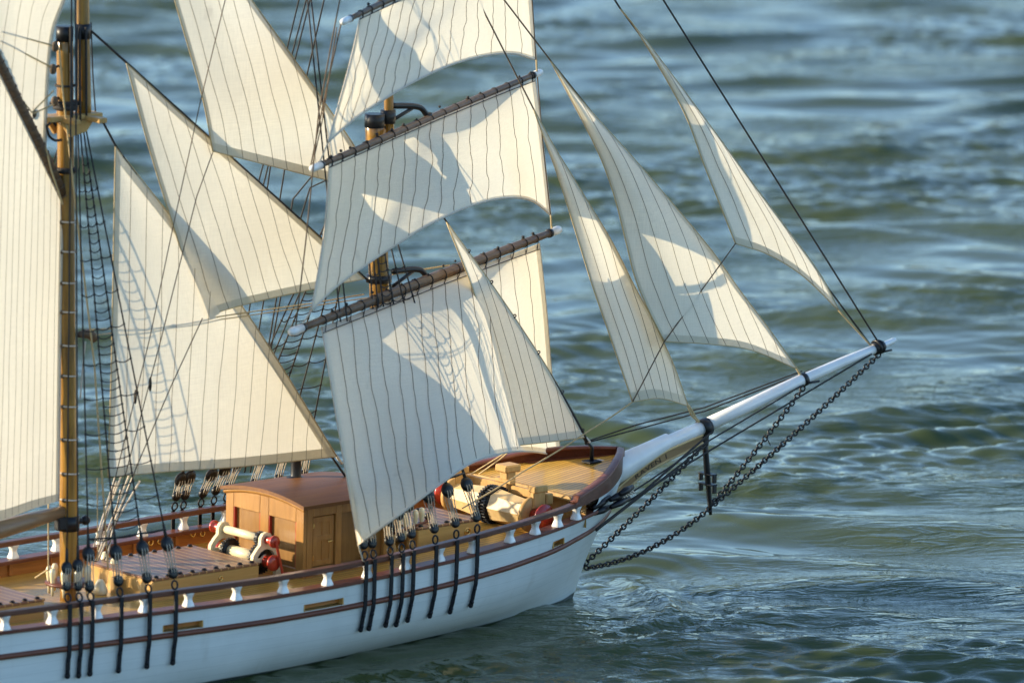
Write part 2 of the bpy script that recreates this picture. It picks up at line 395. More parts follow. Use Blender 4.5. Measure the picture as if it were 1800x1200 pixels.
# waist board (planksheer) with real width, bulwark lining, handrail, stanchions
def ribbon(yo, yi, z0, z1, x0, x1, side, n=120, mat='mahog'):
    mb = MB(); G = []
    for i in range(n + 1):
        x = lerp(x0, x1, i / n); b = bR(x) if z1(x) > zR(x) - .4 else width(x, z0(x)); o, q = b + yo(x) if callable(yo) else b + yo, b + yi if b + yi > .1 else .1
        e = .1
        G.append([A(x, side * q, z0(x)), A(x, side * (o - e), z0(x)), A(x, side * o, z0(x) + e), A(x, side * o, z1(x) - e), A(x, side * (o - e), z1(x)), A(x, side * (q + e), z1(x)), A(x, side * q, z1(x) - e), A(x, side * q, z0(x))])
    mb.grid(G, False, 0, side > 0); return mb
for side in (-1, 1):
    ribbon(.35, -1.35, lambda x: zBoard(x), lambda x: zBoard(x) + .38, XA, -4.0, side).build('waist_board', M['mahog'], hull)
    ribbon(.18, -.75, lambda x: zR(x) - .52, lambda x: zR(x), XA, -8.4, side, 130).build('handrail', M['rail'], hull)
    # inside lining down to the deck
    mb = MB(); G = []
    for i in range(91):
        x = lerp(XA, -6, i / 90)
        G.append([A(x, side * (width(x, z) - .55), z) for z in (zBoard(x) + .02, zBoard(x) - .6, zBoard(x) - 1.2, zDeck(x) - .3)])
    mb.grid(G, True, 0, side < 0); mb.build('bulwark_lining', M['amber'], hull)
    # forecastle bulwark: planked band with capping
    mb = MB(); G = []; cap = MB(); K = []
    for i in range(141):
        q = i / 140; x = lerp(-9.4, 6.45, 1 - (1 - q) ** 1.4); b = bR(x); zb = zBul(x); z0 = zR(x) - .55 + .35 * sst(-9, 6, x)
        ci = max(.15, b - .55)
        G.append([A(x, side * (b + .12), z0), A(x, side * (b + .16), lerp(z0, zb, .5)), A(x, side * (b + .12), zb - .25)])
        K.append([A(x, side * (b + .3), zb - .3), A(x, side * (b + .32), zb - .08), A(x, side * (b + .2), zb), A(x, side * max(.1, b - .75), zb), A(x, side * max(.08, b - .85), zb - .1), A(x, side * max(.08, b - .85), zb - .3), A(x, side * max(.05, b - .5), zb - .32), A(x, side * (max(.05, b - .5)), z0)])
    mb.grid(G, True, 0, side > 0); mb.build('bow_planking', M['rail'], hull)
    cap.grid(K, True, 0, side > 0); cap.build('bow_capping', M['mahog'], hull)
# stem nose joining the two sides of the capping
mb = MB(); mb.box((6.45, 0, 13.9), (.6, 1.3, 2.1), None, .12); mb.build('stem_head', M['mahog'], hull)

def stanchion_mb():
    mb = MB(); h = 1.15; prof = [(.58, 0), (.58, .10), (.54, .2), (.42, .42), (.36, .60), (.39, .75), (.49, .98), (.54, 1.06), (.54, 1.15)]
    G = []
    for r, z in prof:
        c = r * .85; e = c * .75
        G.append([A(*p) for p in ((c, -e, z), (c, e, z), (e, c, z), (-e, c, z), (-c, e, z), (-c, -e, z), (-e, -c, z), (e, -c, z), (c, -e, z))])
    mb.grid(G, True); return mb
st0 = stanchion_mb().build('stanchion', M['white'], hull)
stx = sorted([-147. + 5.9 * i for i in range(10)] + [-86.8, -81.2, -75.9, -70.2, -64.9, -59.0, -53.1, -47.4, -42.0, -36.6, -31.6, -26.5, -20.6, -16.2, -12.2, -8.6])
first = True
for x in stx:
    for side in (-1, 1):
        o = st0 if first else st0.copy()
        if not first: C.objects.link(o); o.parent = hull
        first = False
        b = bR(x); k = (zR(x) - .50 - zBoard(x) - .36) / 1.15
        o.location = (x * U, side * (b - .32) * U, (zBoard(x) + .37) * U); o.scale = (1, 1, k)
        o.rotation_euler = (0, 0, atan2(bR(x + 1) - bR(x - 1), 2) * side)

# freeing ports: timber lined slots through the bulwark
for a_, b_ in PORTS:
    mb = MB(); G = []; n_ = 9; th = 1.1
    for i in range(n_):
        x = lerp(a_, b_, i / (n_ - 1)); z0, z1 = zR(x) + PZ0 - .02, zR(x) + PZ1 + .02
        w0, w1 = width(x, z0), width(x, z1)
        G.append([A(x, -w1 - .03, z1), A(x, -w1 + th, z1), A(x, -w0 + th, z0), A(x, -w0 - .03, z0)])
    mb.grid(G, False)
    for x in (a_, b_):
        z0, z1 = zR(x) + PZ0, zR(x) + PZ1; mb.box((x, -width(x, z1) + .5, (z0 + z1) / 2), (.14, 1.1, z1 - z0), None, .03)
    mb.build('freeing_port', M['coam'], hull)

# decks
mb = MB(); G = []
for i in range(91):
    x = lerp(XA, -5, i / 90); b = width(x, zDeck(x)) - .5
    G.append([A(x, b * t, zDeck(x) + .35 * (1 - t * t)) for t in np.linspace(-1, 1, 15)])
mb.grid(G, True); deck = mb.build('deck', M['deck'], ship)
zF = lambda x: 12.35 + .125 * (x + 7.3)
mb = MB(); G = []
for i in range(31):
    x = lerp(-7.3, 6.2, i / 30); b = max(.1, bR(x) - .5)
    G.append([A(x, b * t, min(zF(x), zBul(x) - .35) + .15 * (1 - t * t)) for t in np.linspace(-1, 1, 13)])
mb.grid(G, True)
fdeck = mb.build('foredeck', M['deck'], ship)
mb = MB(); G = []                       # thick beam and bulkhead edge at the break of the forecastle
for t in np.linspace(-1, 1, 17):
    b = (bR(-7.3) - .5); zt = zF(-7.3) + .15 * (1 - t * t)
    G.append([A(-7.05, b * t, zt - .02), A(-7.55, b * t, zt - .03), A(-7.6, b * t, zt - .5), A(-7.1, b * t, zt - .55), A(-6.6, b * t, zt - .75), A(-6.5, b * t, zt - 3.2)])
mb.grid(G, False); mb.build('deck_edge', M['pine'], fdeck)
mb = MB()                               # waterway timber inside the bow
for side in (-1, 1):
    G = []
    for i in range(21):
        x = lerp(-1.5, 6.0, i / 20); b = bR(x); z = zF(x) + .12
        G.append([A(x, side * max(.1, b - .45), z), A(x, side * max(.05, b - 1.5), z)])
    mb.grid(G, False, 0, side < 0)
mb.build('waterway', M['mahog'], fdeck)

# ------------------------------------------------------------------ spars and masts
def mastline(p0, p1, z0, z1):
    a = PY(*p0); b = PY(*p1); f = lambda z: a + (b - a) * (z - a[2]) / (b[2] - a[2])
    return f
mmf = mastline((121, 1010), (114, 100), 0, 0); fmf = mastline((666, 490), (659, 230), 0, 0)
def mast(name, f, z0, z1, r0, r1, parent, mat='mast', n=18):
    mb = MB(); mb.tube([f(lerp(z0, z1, i / 24)) for i in range(25)], [lerp(r0, r1, i / 24) for i in range(25)], n); return mb.build(name, M[mat], parent)
zmc = PY(115, 52)[2]; zfc = PY(660, 205)[2]
mainmast = mast('mainmast', mmf, 6.5, zmc, .92, .82, ship)
foremast = mast('foremast', fmf, 6.5, zfc, 1.12, 1.0, ship)
def topm(px0, px1, r0, r1, parent, name='topmast'):
    a, b = PY(*px0), PY(*px1); b = a + (b - a) * 1.6; mb = MB()
    mb.tube([lerp(a, b, i / 12) for i in range(13)], [lerp(r0, r1, i / 12) for i in range(13)], 16); return mb.build(name, M['mast'], parent)
topm((148, 212), (145, -10), .74, .6, mainmast); topm((685, 290), (683, 150), .55, .45, foremast)
def capband(mast_o, c, r, h, top):
    mb = MB(); mb.lathe([(r + .0, -h / 2), (r + .05, -h / 2), (r + .05, h / 2), (r + .0, h / 2)], c, (0, 0, 1), 20)
    if top is not None:
        mb.lathe([(.66, -h / 2), (.80, -h / 2), (.80, h / 2), (.66, h / 2)], top, (0, 0, 1), 18)
    return mb.build('mast_cap', M['black'], mast_o)
capband(mainmast, mmf(zmc - .4), .82, 1.5, PY(145.5, 55)); capband(foremast, fmf(zfc - .4), 1.0, 1.4, PY(682, 205))
# crosstrees (mainmast): lit platform with trestle and cheeks
c = PY(131, 206)
mb = MB(); mb.box(c + A(-.6, .0, .1), (6.6, 2.3, .55), None, .08); mb.box(c + A(.9, 0, -.02), (1.0, 7.0, .5), None, .08); mb.box(c + A(-2.0, 0, -.02), (.9, 6.0, .5), None, .08)
for s in (-1, 1): mb.prism([c + A(-2.7, s * 1.1, -.2), c + A(1.3, s * 1.1, -.2), c + A(.4, s * 1.1, -1.3), c + A(-1.6, s * 1.1, -1.7)], (0, s * .35, 0))
mb.build('crosstree', M['pine'], mainmast)
mb = MB()
for yy in (55, 190, 206):
    pass
cc = mmf(c[2] + 1.1); mb.torus(cc, (0, 0, 1), 1.0, .28, 18, 8); mb.torus(cc + A(.2, 0, .4), (0, 0, 1), 1.0, .26, 18, 8); mb.build('rigging_collar', M['rope'], mainmast)
mb = MB(); mb.torus(mmf(c[2] - 5.2), (0, 0, 1), .9, .3, 18, 8); mb.build('rigging_collar', M['rope'], mainmast)
c2 = PY(672, 262); mb = MB(); mb.torus(fmf(c2[2] + .5), (0, 0, 1), 1.15, .3, 18, 8); mb.torus(fmf(c2[2]), (0, 0, 1), 1.2, .3, 18, 8)
mb.build('rigging_collar', M['rope'], foremast)
mb = MB(); mb.lathe([(1.05, -.4), (1.35, -.4), (1.35, .4), (1.05, .4)], fmf(PY(666, 489)[2]), (0, 0, 1), 18); mb.build('yard_truss_band', M['black'], foremast)
# iron straps, eyes and blocks around the main masthead
for px, py in ((97, 82), (93, 122), (96, 178), (58, 200)):
    mb = MB(); q = PY(px, py, -.3); mb.ball(q, .5, 10, (.8, .7, 1.1)); mb.build('rigging_block', M['brown'], mainmast)
mb = MB(); mb.tube([PY(103, 68), PY(98, 75), PY(97, 86)], .12); mb.tube([PY(104, 115), PY(96, 120)], .12); mb.tube([PY(105, 170), PY(97, 178), PY(88, 182)], .13)
mb.tube(curve([PY(82, 222, -1), PY(92, 214, -1), PY(99, 221, -1)], 8), .14); mb.tube(curve([PY(82, 222, -1), PY(86, 238, -1), PY(97, 247, -1), PY(108, 246, -1)], 8), .14)
mb.build('iron_fitting', M['black'], mainmast)
for px0, px1, rr_ in ((124, 126, .16), (135, 134, .14), (140, 141, .12), (151, 152, .12)):
    mb = MB(); mb.tube(sagline(PY(px0, 48, -1.0), PY(px1, 214, -1.15), .05, 8), rr_, 6); mb.build('masthead_stay', M['rope'], mainmast)
for zz_, rr_ in ((PY(115, 150)[2], .95), (PY(115, 182)[2], .97)): mb = MB(); mb.torus(mmf(zz_), (0, 0, 1), rr_, .12, 18, 6); mb.build('rigging_collar', M['rope'], mainmast)
# mast hoops
for y in (388, 440, 495, 546, 605, 658, 712, 770, 830, 876):
    mb = MB(); q = mmf(PY(123, y)[2]); mb.torus(q, (.08, 0, 1), 1.02, .09, 18, 6); mb.build('mast_hoop', M['pale'], mainmast)
for y in (388, 440, 495, 546, 605, 658, 712, 770, 830, 876): mb = MB(); mb.ball(mmf(PY(123, y)[2]) + A(-.85, -.35, 0), .24, 8); mb.build('hoop_seizing', M['brown'], mainmast)

# yards
def yard(ctr, a, b, dz, r, tip):
    z = PY(*ctr)[2]; p, q = PZ(*a, z - dz), PZ(*b, z + dz); d = unit(q - p)
    mb = MB(); n = 24
    mb.tube([lerp(p, q, i / n) for i in range(n + 1)], [r * (1 - .34 * abs(2 * i / n - 1) ** 2) for i in range(n + 1)], 12)
    o = mb.build('yard', M['spar'], ship)
    for e, s in ((p, -1), (q, 1)):
        mb = MB(); rr = r * .66 + .10; prof = [(rr, -.1), (rr, tip * .75), (rr * .85, tip * .93), (rr * .45, tip * 1.02), (.02, tip * 1.04)]
        mb.lathe(prof, e - d * s * .9 * tip * 0, d * s, 14); mb.build('yardarm_tip', M['white'], o)
        mb = MB(); mb.lathe([(rr * .9, -.5), (rr * 1.1, -.45), (rr * 1.1, -.05), (rr * .9, 0)], e - d * s * .1, d * s, 12); mb.build('yardarm_band', M['black'], o)
    return o, p, q
Y1, y1a, y1b = yard((752, 490), (529, 577), (968, 409), .9, .55, 2.3)
Y2, y2a, y2b = yard((752, 209), (562, 291), (938, 132), 1.3, .44, 2.1)
Y3, y3a, y3b = yard((770, -44), (613, 34), (925, -116), 1.3, .39, 2.0)
Y1['label'] = 'lowest brown yard with white tips, above the big square foresail'; Y2['label'] = 'middle brown yard with white tips, between two square sails'; Y3['label'] = 'topmost brown yard at the top edge of the photo'
# gooseneck cranes carrying the yards ahead of the mast
def crane(p0, p1, pm, par):
    a, b = PY(*p0), PY(*p1); m_ = PY(*pm); mb = MB(); mb.tube(curve([a, m_, b], 12), .32, 8); mb.tube([a + A(0, 0, -1.6), lerp(a, m_, .8)], .2, 6); mb.ball(b, .5, 10); mb.build('yard_crane', M['black'], par)
crane((688, 186), (752, 205), (738, 189), Y2); crane((690, 477), (752, 489), (738, 474), Y1)
# gaff and boom
ga = radians(7); gd = A(-cos(ga), -sin(ga), 0); gn = A(sin(ga), -cos(ga), 0); GP = mmf(30.)
def PG(px, py, k=0.): return on(px, py, GP + gn * k, gn)
mb = MB(); g0, g1 = PG(116, 352), PG(-330, -560); mb.tube([lerp(g0, g1, i / 10) for i in range(11)], .55, 12); gaff = mb.build('gaff', M['spar'], ship)
mb = MB()
for i in range(26): mb.torus(lerp(g0, g1, .012 + i * .0165), g1 - g0 + A(3, 2, 6), .58, .07, 12, 5)
mb.build('lacing', M['brown'], gaff)
mb = MB(); b0, b1 = PG(108, 899), PG(-420, 1052); mb.tube([lerp(b0, b1, i / 8) for i in range(9)], [.62, .85, .95, .95, .95, .95, .95, .9, .8], 14); boom = mb.build('boom', M['boom'], ship)
mb = MB(); q = mmf(PY(121, 918)[2]); mb.lathe([(.93, -.75), (1.12, -.75), (1.12, .75), (.93, .75)], q, (0, 0, 1), 20); mb.box(q + A(-1.2, -.3, .1), (1.2, .9, 1.3), None, .15); mb.tube([q + A(.9, 0, 0), q + A(2.0, -.2, .05)], .3, 8); mb.ball(q + A(2.0, -.2, .05), .52, 10)
mb.build('gooseneck', M['black'], boom)

# ------------------------------------------------------------------ sails
def nz(x, y, z=0.): return noise.noise(Vector((x, y, z)))
LAB = {}
def finish_sail(name, label, Sf, gridpts, seams, hems, parent=ship, seam_r=.029, hem_w=.0, hem_mats='hem'):
    mb = MB(); mb.grid(gridpts, True); o = mb.build(name, M['sail'], parent, label)
    mb = MB()
    for pl in seams:
        if len(pl) > 2: mb.tube(pl, seam_r, 4)
    mb.build('seam_stitching', M['seam'], o)
    mb = MB()
    for G in hems: mb.grid(G, True)
    if hems: mb.build('hem', M['hem'], o)
    return o
HO = .05      # hem sits proud of the cloth on the lee side

def square(name, label, yr, head, left, right, foot, yp, yq, fp, fq, kl, kr, B, ns, dn=1.2, seed=0, hemL=True):
    """pixel edges give the outline; the cloth hangs on real planes parallel to its yard, bellied by B cm to leeward"""
    d = unit(A(yq[0] - yp[0], yq[1] - yp[1], 0)); n = A(d[1], -d[0], 0)
    ch, cf = (yp + yq) / 2, (fp + fq) / 2
    def Sf(u, v, off=0.):
        px = (1 - v) * polyat(head, u) + v * polyat(foot, u) + (1 - u) * polyat(left, v) + u * polyat(right, v) \
            - ((1 - u) * (1 - v) * np.asarray(head[0], float) + u * (1 - v) * np.asarray(head[-1], float) + (1 - u) * v * np.asarray(foot[0], float) + u * v * np.asarray(foot[-1], float))
        k = lerp(kl, kr, u) * v ** .55 + B[0] * sin(pi * u ** B[1]) * v ** .5 + B[2] * sin(pi * u ** .6) * v ** 4 + .35 * nz(u * 3 + seed, v * 2.4) * sst(0, .12, v) + .17 * nz(u * 8, v * 3, seed) * sst(0, .1, v)
        return on(px[0], px[1], lerp(ch, cf, v) + n * (k + off + .15), n)
    G = [[Sf(i / 44, j / 40) for j in range(41)] for i in range(45)]
    seams = []
    for i in range(1, ns):
        u0 = i / ns; pl = []
        for j in range(45):
            v = -.012 + 1.0 * j / 44; ph = i * 7.3 + seed
            u = u0 + (.22 / ns) * nz(v * 4.2, ph) + (.09 / ns) * nz(v * 13, ph + 9)
            pl.append(Sf(u, max(0, v), .05))
        seams.append(pl)
    e = .018
    hems = []
    def strip(fa, fb, m_=41): return [[fa(i / (m_ - 1)), fb(i / (m_ - 1))] for i in range(m_)]
    hems.append(strip(lambda t: Sf(t, 1.0, HO), lambda t: Sf(t, 1 - 1.4 * e, HO)))
    hems.append(strip(lambda t: Sf(t, .0, HO), lambda t: Sf(t, 1.6 * e, HO)))
    hems.append(strip(lambda t: Sf(0, t, HO), lambda t: Sf(e * .9, t, HO)))
    hems.append(strip(lambda t: Sf(1, t, HO), lambda t: Sf(1 - e * .9, t, HO)))
    o = finish_sail(name, label, Sf, G, seams, [], ship)
    mb = MB()
    for H in hems: mb.grid(H, True)
    mb.build('hem', M['sail'], o)
    mb = MB(); mb.tube([Sf(0, j / 30, .03) for j in range(31)], .09, 6); mb.tube([Sf(1, j / 30, .03) for j in range(31)], .09, 6); mb.tube([Sf(j / 40, 1, .03) for j in range(41)], .10, 6)
    mb.build('bolt_rope', M['pale'], o)
    # lacing turns round the yard at every seam, and the line along the head
    mb = MB()
    for i in range(0, ns + 1):
        u = min(max(i / ns, .012), .988); q = Sf(u, 0., .1); yc = lerp(yp, yq, ((q - yp) @ (yq - yp)) / ((yq - yp) @ (yq - yp)))
        tq = ((yc - yp) @ (yq - yp)) / ((yq - yp) @ (yq - yp)); rl = yr * (1 - .34 * abs(2 * tq - 1) ** 2)
        mb.torus(yc, yq - yp + A(*rs_.normal(0, 4., 3)), rl + .03, .06, 12, 5)
        mb.ball(yc + A(*rs_.normal(0, .12, 3)) + A(0, 0, rl + .05), .13 + .08 * rs_.rand(), 6)
        mb.tube([yc + A(0, 0, rl + .02), yc + n * (rl + .05) + A(0, 0, .1), yc + n * (rl + .02) + A(0, 0, -.35), Sf(u, .022, .12)], .055, 5)
    mb.tube([Sf(j / 40, .027, .14) for j in range(41)], .05, 4)
    mb.build('lacing', M['rope'], o)
    return o, Sf

rs_ = np.random.RandomState(9)
low = A(0, 0, -1)
course, Scourse = square('square_sail', 'largest and lowest square sail, hanging from the bottom yard over the deck', .55,
    [(566, 575), (660, 538), (760, 498), (850, 464), (948, 428)], [(566, 575), (592, 735), (630, 957)], [(948, 428), (960, 540), (970, 660), (986, 803)],
    [(630, 957), (660, 935), (715, 895), (775, 850), (830, 813), (890, 795), (940, 794), (986, 803)], y1a, y1b, y1a + low * 23, y1b + low * 23, 6.0, .3, (8.4, 1.35, 4.0), 16, seed=3)
topsail, Stop = square('square_sail', 'middle square sail, stretched between the two lower yards', .44,
    [(579, 288), (660, 253), (760, 210), (850, 173), (940, 136)], [(579, 288), (571, 400), (548, 545)], [(940, 136), (954, 250), (968, 378)],
    [(548, 545), (590, 505), (640, 468), (700, 428), (760, 392), (830, 361), (890, 348), (935, 353), (968, 378)], y2a, y2b, y1a, y1b, .3, .3, (5.2, 1.9, 0.), 16, seed=11)
tgall, Stg = square('square_sail', 'uppermost square sail, cut off by the top edge of the photo', .39,
    [(634, 28), (700, -2), (770, -35), (850, -73), (925, -110)], [(634, 28), (618, 100), (577, 250)], [(925, -110), (934, 0), (943, 106)],
    [(577, 250), (620, 212), (680, 172), (740, 138), (800, 112), (860, 97), (905, 95), (943, 106)], y3a, y3b, y2a, y2b, .4, .4, (4.5, 1.5, 0.), 15, seed=23)

def tri(name, label, luff, leech, foot, kc, B, ns, seed=0, hem=.03, sr=.029, ropemat='tan', pw=1.):
    """triangular sail: luff on the stay in the ship's middle plane, clew sheeted kc cm to leeward (starboard), bellied by B"""
    pk = np.asarray(luff[0], float)
    def Sf(s, t, off=0.):
        a, b = polyat(luff, s), polyat(leech, s); px = lerp(a, b, t)
        tk, cl = np.asarray(luff[-1], float), np.asarray(leech[-1], float)
        px = px + (s ** 2) * (polyat(foot, 1 - t) - lerp(tk, cl, t))
        k = kc * s ** pw * t + B * sin(pi * t) * sin(pi * min(1, s * .8)) + .22 * nz(s * 4 + seed, t * 3) * sst(0, .2, t) * s
        return PY(px[0], px[1], -(k + off))
    G = [[Sf(i / 48, j / 24) for j in range(25)] for i in range(49)]
    seams = []
    for i in range(1, ns):
        ti = i / ns; pl = []
        for j in range(37):
            lam = j / 36 * ti; s = 1 - lam
            t = 1 - (1 - ti) / s
            t += (.16 / ns) * nz(s * 6, i * 5.1 + seed)
            pl.append(Sf(max(.001, s - .0), min(max(t, 0), 1), .05))
        if len(pl) > 2: seams.append(pl)
    m_ = 41
    hems = []
    for off in (HO,):
        hems.append([[Sf(i / (m_ - 1), 0, off), Sf(i / (m_ - 1), min(.9, hem * 1.2 / max(.05, i / (m_ - 1))), off)] for i in range(m_)])
        hems.append([[Sf(i / (m_ - 1), 1, off), Sf(i / (m_ - 1), max(.1, 1 - hem * .75 / max(.05, i / (m_ - 1))), off)] for i in range(m_)])
        hems.append([[Sf(1, i / (m_ - 1), off), Sf(1 - hem * .9, i / (m_ - 1), off)] for i in range(m_)])
    o = finish_sail(name, label, Sf, G, seams, hems, ship, sr)
    mb = MB(); mb.tube([Sf(j / 30, 1, .03) for j in range(31)], .075, 6); mb.tube([Sf(j / 30, 0, .03) for j in range(31)], .085, 6); mb.tube([Sf(1, j / 24, .03) for j in range(25)], .06, 6)
    mb.build('bolt_rope', M[ropemat], o)
    return o, Sf
S1 = tri('staysail', 'lowest of the three staysails between the masts, its foot just above the cabin roof', [(203, 258), (310, 393), (430, 545), (592, 802)], [(203, 258), (200, 420), (196, 640), (190, 838)], [(190, 838), (300, 828), (420, 820), (592, 802)], 2.8, 1.5, 15, 31)
S2 = tri('staysail', 'middle staysail between the masts, its lower left corner tied down over the lowest one', [(222, 111), (320, 202), (440, 306), (556, 412), (640, 490)], [(222, 111), (262, 260), (312, 420), (356, 557)], [(356, 557), (430, 535), (550, 508), (640, 490)], 1., .8, 12, 37)
S3 = tri('staysail', 'topmost staysail between the masts, its head cut off by the top edge of the photo', [(225, -292), (440, -2), (510, 95), (570, 180), (622, 256), (668, 338)], [(225, -292), (307, 0), (356, 172), (374, 266)], [(374, 266), (450, 285), (577, 317), (668, 338)], 1., .8, 11, 41)
J0 = tri('staysail', 'narrow fore staysail standing in front of the lowest square sail, foot above the bow deck', [(785, 391), (870, 508), (968, 658), (1029, 771)], [(785, 391), (838, 530), (905, 783)], [(905, 783), (960, 777), (1029, 768)], 5.2, .9, 8, 43, .035, pw=.5)
J1 = tri('jib', 'innermost jib, narrow and tied down to the black band on the bowsprit', [(938, 193), (975, 260), (1003, 305), (1029, 348), (1075, 424), (1117, 507), (1147, 562), (1184, 642), (1209, 713)], [(938, 193), (956, 242), (976, 296), (994, 350), (1021, 437), (1042, 504), (1071, 587), (1112, 706)], [(1112, 706), (1160, 700), (1209, 713)], 3.2, 1.5, 7, 47, .035)
J2 = tri('jib', 'broadest jib, in the middle of the three jibs ahead of the square sails', [(968, 108), (1001, 152), (1053, 212), (1107, 271), (1176, 351), (1252, 442), (1300, 510), (1353, 580), (1401, 648)], [(968, 108), (1000, 167), (1032, 228), (1059, 285), (1081, 348), (1101, 427), (1117, 490), (1140, 545), (1168, 600)], [(1168, 600), (1250, 605), (1320, 615), (1401, 648)], 3.6, 2.2, 9, 53, .03)
J3 = tri('jib', 'outermost and highest jib, slender and tied to the bowsprit tip', [(1090, 16), (1134, 70), (1182, 133), (1236, 205), (1321, 320), (1385, 405), (1444, 486), (1474, 545)], [(1090, 16), (1109, 38), (1157, 115), (1206, 205), (1237, 288), (1267, 363), (1293, 428)], [(1293, 428), (1350, 447), (1410, 484), (1474, 545)], 2.6, 1.2, 7, 59, .035)

# fore-and-aft mainsail and gaff topsail, in the boom's plane
def gaffsail(name, label, corners_px, B, ns, seed):
    (h0, l0, t0, c0) = corners_px       # head polyline (throat->peak), luff (throat->tack), foot (tack->clew), leech end
    def Sf(u, v, off=0.):               # u from luff to leech, v from head to foot
        hd, ft = polyat(h0, u), polyat(t0, u); lf = polyat(l0, v); le = lerp(np.asarray(h0[-1], float), np.asarray(t0[-1], float), v)
        px = (1 - v) * hd + v * ft + (1 - u) * lf + u * le - ((1 - u) * (1 - v) * np.asarray(h0[0], float) + u * (1 - v) * np.asarray(h0[-1], float) + (1 - u) * v * np.asarray(t0[0], float) + u * v * np.asarray(t0[-1], float))
        k = B * sin(pi * min(1, u * 1.2)) * sin(pi * v) + .25 * nz(u * 9 + seed, v * 3)
        return PG(px[0], px[1], k + off)
    G = [[Sf(i / 50, j / 40) for j in range(41)] for i in range(51)]
    seams = [[Sf(i / ns + .0035 * nz(v * 5, i * 3.3 + seed), v, .05) for v in np.linspace(.003, .997, 36)] for i in range(1, ns)]
    hems = [[[Sf(i / 40, 1, HO), Sf(i / 40, .975, HO)] for i in range(41)], [[Sf(0, i / 40, HO), Sf(.010, i / 40, HO)] for i in range(41)]]
    o = finish_sail(name, label, Sf, G, seams, hems, ship, .020)
    mb = MB(); mb.tube([Sf(0, j / 30, .03) for j in range(31)], .11, 6); mb.tube([Sf(j / 40, 0, .03) for j in range(41)], .10, 6); mb.build('bolt_rope', M['pale'], o)
    return o
gaffsail('gaff_sail', 'large gaff mainsail at the left edge, between gaff and boom', ([(110, 358), (-330, -540)], [(110, 358), (106, 600), (103, 880)], [(103, 880), (60, 893), (0, 915), (-420, 1015)], None), 2.5, 44, 61)
gaffsail('gaff_topsail', 'gaff topsail above the slanting gaff in the upper left corner', ([(160, -190), (-150, -520)], [(160, -190), (128, -40), (112, 6), (93, 60), (84, 150), (80, 262)], [(80, 262), (40, 200), (-330, -540)], None), 1.5, 22, 67)

# ------------------------------------------------------------------ bowsprit, stem and head
mb = MB()
bp = [PY(1060, 838), PY(1092, 820), PY(1130, 799), PY(1174, 775), PY(1176, 777), PY(1205, 764), PY(1240, 749)]
mb.tube(bp, [1.6, 1.45, 1.14, .88, .80, .78, .75], 24); bowsprit = mb.build('bowsprit', M['white'], ship)
mb = MB(); mb.tube([PY(1242, 747), PY(1330, 706), PY(1410, 667), PY(1412, 667), PY(1480, 637), PY(1548, 609), PY(1550, 608), PY(1570, 599), PY(1574, 597)], [.78, .74, .68, .64, .58, .5, .36, .33, .22], 20)
mb.build('jibboom', M['white'], bowsprit)
ax = unit(PY(1410, 667) - PY(1240, 748))
mb = MB(); q = PY(1238, 755); mb.lathe([(.8, -.55), (1.02, -.55), (1.02, .5), (.8, .5)], q + A(0, 0, .25), ax, 22); mb.box(q + A(0, 0, -1.0), (1.0, .9, 1.7), None, .2)
mb.build('bowsprit_cap', M['black'], bowsprit)
mb = MB(); q = PY(1412, 667); mb.lathe([(.6, -.3), (.78, -.3), (.78, .25), (.6, .25)], q, ax, 18); mb.tube([q + A(0, -.7, -.3), q + A(1.6, -.9, -.2)], .13); mb.build('iron_band', M['black'], bowsprit); mb = MB()
q = PY(1543, 611); mb.lathe([(.5, -.7), (.72, -.65), (.74, .2), (.62, .75), (.4, .8)], q, ax, 18); mb.tube([q + A(.3, -.6, -.4), q + A(1.5, -.7, -.3)], .12); mb.torus(q + A(-.2, 0, .1), ax, .75, .14, 16, 6); mb.torus(q + A(.3, 0, .1), ax, .72, .14, 16, 6)
mb.build('iron_band', M['black'], bowsprit)
# stem knee (white) and trail boards with the name
kp = [(1045, 812), (1100, 800), (1180, 778), (1214, 770), (1160, 802), (1118, 834), (1082, 868), (1060, 905), (1044, 942), (1026, 985), (1006, 1046), (995, 1100), (985, 1100), (1015, 960), (1040, 880)]
mb = MB(); mb.prism([PY(x, y, -.42) for x, y in kp], (0, .84, 0)); mb.build('stem_knee', M['white'], hull)
def tboard(side):
    up = [(1070, 872), (1086, 855), (1103, 840), (1122, 825), (1140, 811), (1163, 795), (1195, 780), (1233, 764)]
    dn = [(1088, 873), (1098, 861), (1110, 849), (1128, 834), (1148, 821), (1172, 808), (1202, 794), (1233, 777)]
    U_, D_ = [PY(x, y, -.5) for x, y in up], [PY(x, y, -.5) for x, y in dn]
    mb = MB(); G = []
    for a, b in zip(curve(U_, 30), curve(D_, 30)):
        o = lambda p, e: A(p[0], side * (.5 + e), p[2])
        G.append([o(a, -.1), o(a, .22), o(b, .22), o(b, -.1)])
    mb.grid(G, False, 0, side > 0); tb = mb.build('trailboard', M['board'], bowsprit)
    mb = MB()
    for L in (U_, D_): mb.tube([A(p[0], side * .74, p[2]) for p in curve(L, 30)], .13, 6)
    mb.build('moulding', M['gilt'], tb)
    return tb, U_, D_
tb, tU, tD = tboard(-1); tboard(1)
cu = bpy.data.curves.new('name_text', 'FONT'); cu.body = 'RAVEN 1'; cu.size = 1.0; cu.extrude = .02; cu.space_character = 1.1
to = bpy.data.objects.new('name_text', cu); C.objects.link(to); bpy.context.view_layer.update()
tm = bpy.data.meshes.new_from_object(to.evaluated_get(bpy.context.evaluated_depsgraph_get())); bpy.data.objects.remove(to)
vs = np.array([v.co[:] for v in tm.vertices]); W = vs[:, 0].max(); vs[:, 0] /= W; vs[:, 1] = (vs[:, 1] - .35) * .78
mid = [(a + b) / 2 for a, b in zip(curve(tU, 30), curve(tD, 30))]
